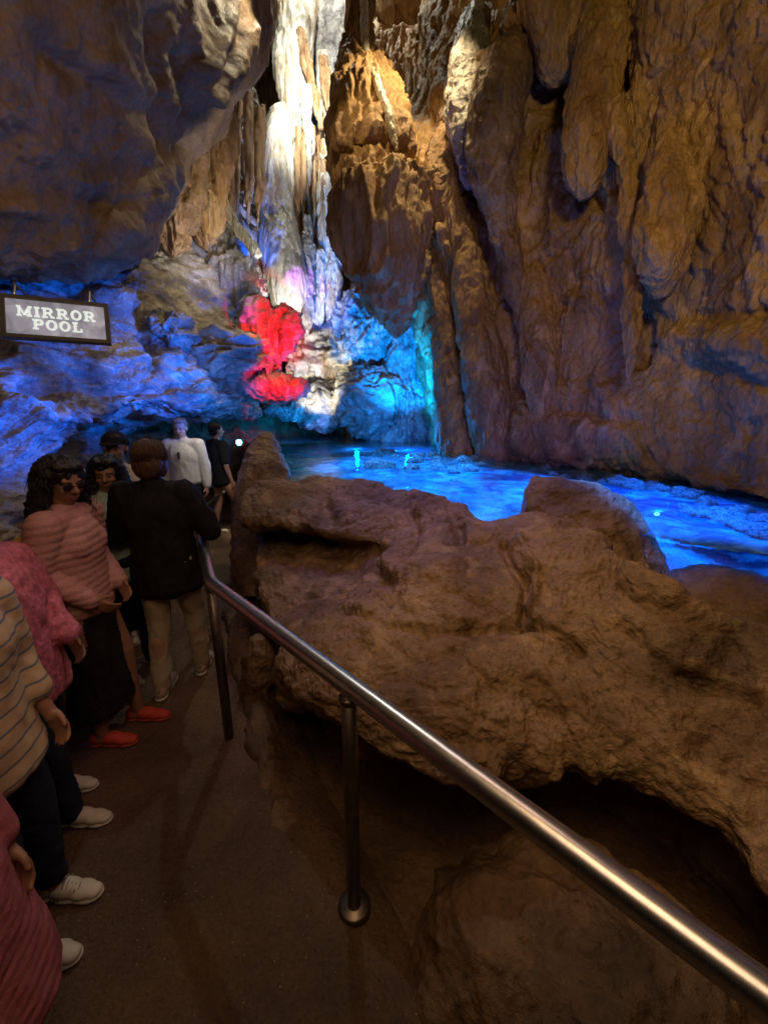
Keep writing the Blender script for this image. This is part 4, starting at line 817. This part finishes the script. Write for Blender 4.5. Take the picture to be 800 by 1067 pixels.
def folds(amp, fr=(7, 7, 3), z0=None):
    return lambda co: noise_sum(co, [(fr, amp, 3, 'ridge', .15), ((14, 14, 9), amp*.4, 2, 'fbm')])
def quilt(co):
    z = co[:, 2]+.05*np.abs(co[:, 0])+.012*perlin(co*6); return .006*np.sqrt(np.abs(np.sin(z*PI/.038)))-.002 + noise_sum(co, [(9, .006, 3, 'fbm')])
def person(label, x, y, face_deg, H=1.7, female=False, skin='skin_brown', arms=None, feet=None, head=(0, 0), top=None, sleeve=1.0, hem=.86, puff=.014, topdisp=None, bottom=None, cape=0, leg_to=.08, skirt=None,
           hair='short', hair_m='hair_black', shoe='white_shoe', shoe_sole='sole', lean=0.0, vox=.009, eyes=True, group=None, girth=1.0, low_shoe=False):
    k = H/1.7; root = empty('person', (x, y, 0), math.radians(face_deg)); tag(root, label, 'person', group); K = lambda *p: np.array(p, float)*k
    sw = .155 if female else .178; g = girth*k
    hip = K(0, 0, .92); feet = feet or {}
    top_off = lambda z: np.array([0, lean*max(0, z/k-.92), 0])
    A = {}
    for s, nm in ((1, 'R'), (-1, 'L')):
        sh = K(s*sw, 0, 1.385)+top_off(1.385*k); e, w = (arms or {}).get(nm, ((s*(sw+.06), -.02, 1.11), (s*(sw+.075), .04, .865)))
        A[nm] = (sh, K(*e), K(*w), s)
    Lg = {}
    for s, nm in ((1, 'R'), (-1, 'L')):
        f = feet.get(nm, (s*.11, .0, 0)); an = K(f[0], f[1], .085+f[2]); kn = (K(s*.095, 0, .9)+an)/2+K(0, .03+abs(f[1])*.15, .03)
        Lg[nm] = (K(s*.088, 0, .88), kn, an, s)
    # the body
    B = []
    B += [ell(K(0, 0, .95)+top_off(.95*k), (.155*g, .112*g, .12*k)), ell(K(0, 0, 1.08)+top_off(1.08*k), (.132*g, .098*g, .13*k)), ell(K(0, .0, 1.25)+top_off(1.25*k), ((sw-.01)*g, .108*g, .17*k))]
    if female: B += [ell(K(s*.07, .075, 1.25)+top_off(1.25*k), (.05*g, .04*g, .055*k)) for s in (1, -1)]
    nk = K(0, -.01, 1.40)+top_off(1.4*k); hd = K(0, .02, 1.585)+top_off(1.6*k)+K(0, lean*.1, 0)
    B += [cone(K(-sw*.75, 0, 1.395)+top_off(1.4*k), .05*k, K(sw*.75, 0, 1.395)+top_off(1.4*k), .05*k), cone(nk, .058*k, hd-K(0, .015, .06), .05*k)]
    for nm, (sh, e, w, s) in A.items():
        B += [cone(sh, .052*k, e, .038*k), cone(e, .038*k, w, .026*k)] + hand(w, w-e, s, k)
    for nm, (h, kn, an, s) in Lg.items():
        B += [cone(h, .085*g, kn, .055*k), cone(kn, .054*k, kn+(an-kn)*.35+K(0, -.015, 0), .056*k), cone(kn+(an-kn)*.35+K(0, -.015, 0), .054*k, an, .036*k), cone(an+K(0, -.02, -.035), .036*k, an+K(0, .12, -.055), .026*k)]
    R = rotm(math.radians(head[0]), math.radians(head[1]))
    hp = lambda *p: hd + R @ (np.array(p)*k)
    B += [ell(hp(0, -.012, .03), K(.074, .094, .085), R), ell(hp(0, .022, -.035), K(.056, .066, .075), R), ell(hp(0, .045, -.088), K(.028, .026, .022), R), ell(hp(0, .068, .030), K(.050, .018, .016), R),
          cone(hp(0, .082, .018), .0095*k, hp(0, .106, -.018), .0135*k), ell(hp(.014, .092, -.021), K(.010, .011, .008), R), ell(hp(-.014, .092, -.021), K(.010, .011, .008), R), ell(hp(.036, .062, -.022), K(.022, .02, .018), R), ell(hp(-.036, .062, -.022), K(.022, .02, .018), R)]
    B += [ell(hp(s*.076, -.01, .0), K(.010, .02, .032), R) for s in (1, -1)]
    fuse('body', B, M[skin], root, min(vox, .0065) if sleeve < 1.1 else vox, 3)
    if eyes:
        for s in (1, -1):
            m = MB(); m.add(*ell(hp(s*.030, .0755, .008), K(.0115, .009, .0042), R)); eo = m.build('eye', M['eye_white'], root, True)
            m = MB(); m.add(*ell(hp(s*.030, .0835, .008), K(.0052, .003, .0052), R)); m.build('iris', M['iris'], eo, True)
        m = MB(); m.add(*ell(hp(0, .089, -.047), K(.024, .010, .0055), R)); m.add(*ell(hp(0, .087, -.057), K(.020, .010, .006), R)); m.build('lips', M['lips'], root, True)
        for s in (1, -1):
            m = MB(); m.add(*cone(hp(s*.014, .087, .028), .0018*k, hp(s*.046, .074, .031), .0012*k, 8, 3)); m.build('eyebrow', M[hair_m], root, True)
    # clothes
    q = puff
    if top:
        Tm, nm_ = top; C_ = [ell(K(0, 0, 1.25)+top_off(1.25*k), ((sw-.005)*g+q, .112*g+q, .17*k+q)), cone(K(-sw*.8, 0, 1.385)+top_off(1.4*k), .052*k+q, K(sw*.8, 0, 1.385)+top_off(1.4*k), .052*k+q)]
        zz = np.linspace(hem+.03, 1.22, 22)
        for z in zz:
            wd = np.interp(z, [.3, .5, .85, 1.0, 1.12, 1.25], [.24, .215, .165, .15, .142, .165]); C_.append(ell(K(0, 0, z)+top_off(z*k), (wd*g+q, (wd*.70)*g+q, .085*k)))
        if cape:
            for z in np.linspace(hem+.05, 1.32, 22):
                wd = np.interp(z, [hem, 1.0, 1.25, 1.36], [cape*1.12, cape, cape*.9, .15]); C_.append(ell(K(0, .02, z)+top_off(z*k), (wd, wd*.78, .09*k)))
        if female: C_ += [ell(K(s*.07, .078, 1.25)+top_off(1.25*k), (.052*g+q*.7, .042*g+q*.7, .06*k+q*.7)) for s in (1, -1)]
        C_.append(cone(nk+K(0, .0, .0), .062*k+q, nk+K(0, .0, .03), .058*k+q*.6))
        for nm, (sh, e, w, s) in A.items():
            C_ += [cone(sh, .058*k+q, e if sleeve > .5 else sh+(e-sh)*.8, .044*k+q)]
            if sleeve > .5: C_ += [cone(e, .044*k+q, e+(w-e)*sleeve, .031*k+q*.8)]
        fuse(nm_, C_, Tm, root, vox, 2, topdisp or folds(.012))
    if bottom:
        C_ = [ell(K(0, 0, .95)+top_off(.95*k), (.165*g+.006, .122*g+.006, .10*k))]
        for nm, (h, kn, an, s) in Lg.items():
            C_ += [cone(h, .092*g+.006, kn, .066*k+.006), cone(kn, .066*k+.006, an+K(0, 0, leg_to-.085), .052*k+.006)]
        fuse('trousers', C_, bottom, root, vox, 2, folds(.012, (8, 8, 5)))
    if skirt:
        mt, z1, w1 = skirt; C_ = []
        for z in np.linspace(z1+.04, 1.0, 30):
            wd = np.interp(z, [z1, 1.0], [w1, .15]); C_.append(ell(K(0, 0, z), (wd*g, wd*.72*g, .05*k)))
        fuse('skirt', C_, mt, root, vox, 2, folds(.022, (10, 10, 1.2)))
    # shoes
    if shoe:
        for nm, (h, kn, an, s) in Lg.items():
            b = an-K(0, 0, .085); C_ = [ell(b+K(0, -.035, .045), K(.038, .045, .045)), ell(b+K(0, .05, .045), K(.042, .075, .036)), ell(b+K(0, .12, .034), K(.043, .06, .028)), ell(b+K(0, .165, .028), K(.034, .035, .022))]
            if not low_shoe: C_.append(cone(b+K(0, -.025, .05), .04*k, b+K(0, -.012, .095), .038*k))
            so = fuse('shoe', C_, M[shoe], root, .0055, 2)
            if not low_shoe:
                for sd in (1, -1):
                    m = MB()
                    for j in range(3): m.tube([b+K(sd*.0425, .005+.018*j, .028), b+K(sd*.038, .018+.018*j, .066)], .0032*k, 8)
                    m.build('side_stripe', M['lace'], so, True)
                m = MB(); m.add(*ell(b+K(0, -.066, .072), K(.012, .012, .026))); m.build('heel_tab', M['lace'], so, True)
            C_ = [ell(b+K(0, -.035, .014), K(.042, .052, .016)), ell(b+K(0, .06, .014), K(.045, .09, .015)), ell(b+K(0, .135, .014), K(.047, .072, .015))]
            fuse('sole', C_, M[shoe_sole], so, .006, 2)
            if not low_shoe:
                m = MB()
                for j in range(5):
                    yy = .05+.016*j; zc = .0865-.0055*j; m.tube([b+K(-.026, yy-.006, zc-.012), b+K(0, yy, zc+.001), b+K(.026, yy+.006, zc-.012)], .0028*k, 6)
                m.build('laces', M['lace'], so, True)
    # hair
    rnd = random.Random(int(x*100)+int(y*10)); hm = M[hair_m]
    hdisp = lambda co: noise_sum(co, [((24, 24, 6), .007, 3, 'ridge', .1), ((60, 60, 14), .003, 2, 'ridge')])
    if hair == 'short':
        fuse('hair', [ell(hp(0, -.025, .045), K(.082, .092, .082), R), ell(hp(0, -.055, .0), K(.074, .06, .07), R), ell(hp(0, .035, .092), K(.058, .04, .028), R)], hm, root, .006, 2, hdisp)
    elif hair == 'bob':
        fuse('hair', [ell(hp(0, -.03, .045), K(.092, .098, .088), R), ell(hp(0, -.06, -.02), K(.09, .065, .10), R), ell(hp(0, .03, .098), K(.066, .05, .026), R)] + [ell(hp(s*.068, -.015, -.02), K(.026, .05, .08), R) for s in (1, -1)], hm, root, .006, 2, hdisp)
    elif hair == 'long':
        C_ = [ell(hp(0, -.03, .048), K(.098, .104, .092), R), ell(hp(0, -.075, -.05), K(.115, .075, .14), R), ell(hp(0, -.09, -.17), K(.125, .07, .11), R), ell(hp(0, .03, .10), K(.07, .05, .028), R)] + \
             [cone(hp(s*.078, -.02, .04), .034*k, hp(s*.105, -.01, -.16), .036*k) for s in (1, -1)]
        C_ += [ell(hp(s*.12, -.02, -.20), K(.04, .04, .09), R) for s in (1, -1)]
        curl = lambda co: noise_sum(co, [((16, 16, 11), .026, 3, 'ridge', .25), ((45, 45, 25), .006, 2, 'ridge', .1)])
        ho = fuse('hair', C_, hm, root, .0065, 2, curl)
    # loose strands laid over the mass of hair
    hob = [c for c in root.children if c.name.startswith('hair')][0]; m = MB(); lng = hair == 'long'
    nst = 420 if y < 3.5 else 160
    for j in range(nst):
        a = rnd.uniform(0, 2*PI); front = math.cos(a)          # +1 looks at the face
        th1 = {'short': 1.75, 'bob': 2.0, 'long': 1.55}[hair]
        if front > .35: th1 = .95
        th0 = rnd.uniform(.05, th1*.75); r_ = np.array({'short': [.086, .098, .088], 'bob': [.095, .103, .094], 'long': [.104, .110, .098]}[hair])*rnd.uniform(.97, 1.07)
        ph = rnd.uniform(0, 6); amp = rnd.uniform(.003, .010) if lng else rnd.uniform(.0005, .003); tw = rnd.uniform(-.25, .25); fq = rnd.uniform(14, 26) if lng else rnd.uniform(4, 9); pts = []
        for u in np.linspace(0, 1, 8):
            th = th0+(th1-th0)*u; aa = a+tw*u+amp*9*math.sin(ph+fq*u*.5)
            pts.append(hp(r_[0]*math.sin(th)*math.sin(aa), -.028+r_[1]*math.sin(th)*math.cos(aa), .035+r_[2]*math.cos(th)+amp*math.sin(ph+fq*u)))
        if lng and front < .35:
            L_ = rnd.uniform(.12, .30); e = pts[-1].copy(); o_ = R @ np.array([math.sin(a), math.cos(a), 0])*rnd.uniform(.0, .05)
            for u in np.linspace(.1, 1, 14):
                pts.append(e+o_*u+np.array([amp*1.6*math.cos(ph+u*L_*55), amp*1.6*math.sin(ph+u*L_*55), -L_*u]))
        m.tube(pts, list(np.linspace(.0026, .0009, len(pts))*k), 4)
    m.build('strands', hm, hob, True)
    return root, hp, R, A, k
def stand(label, *a, **kw): return person(label, *a, **kw)

# D: man in black jacket, seen from behind
pos = Z(182, 712, 0)
r_, hp, R, A, k = person('person in a loose black jacket and khaki trousers seen from behind beside the rail', -1.40, 2.42, 8, 1.66, skin='skin_light', arms={'R': ((.29, .03, 1.12), (.17, .25, 1.12)), 'L': ((-.29, .03, 1.12), (-.17, .25, 1.12))},
       feet={'R': (.10, .12, .0), 'L': (-.09, -.12, .0)}, head=(-6, -8), top=(M['black_cloth'], 'jacket'), hem=.74, puff=.028, sleeve=1, bottom=M['khaki'], hair='bob', hair_m='hair_brown', shoe='beige_shoe', vox=.01, eyes=False, girth=1.12, topdisp=folds(.022))
# A: woman in a quilted jacket
r_, hp, R, A, k = person('person with long dark wavy hair in a pinkish quilted jacket, black skirt and red shoes', -1.62, 1.98, -88, 1.61, female=True, arms={'R': ((.20, -.05, 1.13), (.13, .13, .97)), 'L': ((-.20, -.03, 1.13), (-.12, .13, .97))},
       feet={'R': (.10, .02, 0), 'L': (-.10, .12, 0)}, head=(-22, -14), top=(M['puffer'], 'quilted_jacket'), hem=.86, puff=.024, topdisp=quilt, skirt=(M['black_cloth'], .20, .22), hair='long', shoe='red_shoe', shoe_sole='sole_red', low_shoe=True, vox=.0085, girth=1.0)
m = MB()
for s in (1, -1): m.add(*ell(hp(s*.034, .090, .008), K_ if False else np.array([.026, .006, .019])*k, R))
go = m.build('sunglasses', plain_mat('dark_lens', (.01, .01, .012), .12), r_, True)
m = MB(); m.tube([hp(-.012, .098, .012), hp(.012, .098, .012)], .002, 8)
for s in (1, -1): m.tube([hp(s*.058, .082, .012), hp(s*.076, .04, .012), hp(s*.078, -.01, .014)], .0022, 8)
m.build('spectacle_frame', M['lamp_body'], go, True)
# B: girl behind with curly hair
person('person with loose dark curls and pale green top behind the quilted jacket', -1.78, 2.55, -118, 1.55, female=True, skin='skin_brown', head=(-38, -6), top=(M['teal_top'], 'top'), hem=.82, sleeve=.2, puff=.012, bottom=M['denim'], hair='long', shoe='white_shoe', vox=.01)
# C: man with cap
r_, hp, R, A, k = person('person in a dark cap and white shirt just left of the black jacket', -2.02, 3.05, -142, 1.67, skin='skin_brown', head=(-20, -4), top=(M['white_cloth'], 'shirt'), hem=.84, sleeve=.4, puff=.018, bottom=M['denim'], hair='short', vox=.01)
co = fuse('cap', [ell(hp(0, -.02, .062), np.array([.088, .102, .068])*k, R), ell(hp(0, -.04, .04), np.array([.084, .08, .05])*k, R)], M['cap'], r_, .006, 2)
fuse('peak', [ell(hp(0, .112, .052), np.array([.066, .058, .007])*k, R), ell(hp(0, .09, .056), np.array([.072, .05, .008])*k, R)], M['cap'], co, .004, 1)
# E: far person in white pullover
r_, hp, R, A, k = person('person in a white pullover and dark jeans farther down the passage', -2.52, 5.1, -176, 1.70, skin='skin_light', head=(6, -8), top=(M['white_cloth'], 'pullover'), hem=.90, puff=.03, sleeve=.95, bottom=M['denim'], hair='short', hair_m='hair_grey', shoe='white_shoe', vox=.011, girth=1.1)
m = MB(); m.box((0, .155, 1.27), (.014, .008, .04)); m.build('neck_pendant', M['lamp_body'], r_, bevel=.003)
# F: bare-legged person on the lit part of the path
person('bare-legged person in dark shorts and dark top walking by the far rail', -2.36, 5.75, -40, 1.62, skin='skin_light', feet={'R': (.12, .22, .0), 'L': (-.08, -.12, .0)}, top=(M['black_cloth'], 'shirt'), hem=.80, puff=.02, sleeve=.3, hair='short', hair_m='hair_black', shoe='white_shoe', vox=.012, eyes=False)
# G: person in pink shawl
r_, hp, R, A, k = person('short person in a mottled pink shawl between the striped shirt and the quilted jacket', -1.64, 1.52, -88, 1.50, female=True, skin='skin_dark', head=(-10, -14), top=(M['pink_wool'], 'shawl'), hem=.66, cape=.20, puff=.03, sleeve=.9, topdisp=folds(.03, (7, 7, 2)),
       arms={'R': ((.22, .0, 1.14), (.20, .16, .95)), 'L': ((-.22, .05, 1.14), (-.14, .22, .95))}, feet={'R': (.10, .22, 0), 'L': (-.10, .02, 0)}, bottom=M['denim'], hair='bob', shoe='white_shoe', low_shoe=True, vox=.009, girth=1.12)
# H: striped shirt
person('person in a cream shirt with thin grey-blue stripes and dark jeans', -1.34, 1.06, -90, 1.54, skin='skin_brown', head=(-10, -8), top=(M['stripe'], 'striped_shirt'), hem=.74, puff=.035, sleeve=.62, topdisp=folds(.018, (6, 6, 3)),
       arms={'R': ((.20, -.05, 1.12), (.19, .02, .86)), 'L': ((-.21, .0, 1.12), (-.2, .12, .88))}, feet={'R': (.11, .11, 0), 'L': (-.10, .05, 0)}, bottom=M['denim'], leg_to=.13, hair='short', shoe='white_shoe', vox=.0085, girth=1.12)
# I: nearest, mauve tunic
person('nearest person in a long mauve-pink tunic and beige shoes at the lower left corner', -1.02, .61, -84, 1.50, female=True, skin='skin_brown', head=(0, -5), top=(M['mauve'], 'tunic'), hem=.42, puff=.03, sleeve=.8, topdisp=folds(.014, (6, 6, 2.5)),
       arms={'R': ((.20, .0, 1.10), (.19, .12, .86)), 'L': ((-.2, -.04, 1.10), (-.2, .05, .86))}, feet={'R': (.10, .0, 0), 'L': (-.12, -.02, 0)}, bottom=M['black_cloth'], hair='bob', shoe='beige_shoe', vox=.009, girth=1.1)
# yellow bag
yb = fuse('shoulder_bag', [ell((0, 0, .13), (.09, .05, .11)), ell((0, 0, .06), (.10, .055, .06))], M['yellow'], None, .006, 2, folds(.008, (14, 14, 8)))
yb.location = T(30, 588, 1.92) - np.array([0, 0, .10]); tag(yb, 'small yellow bag glimpsed behind the pink shawl', 'bag')
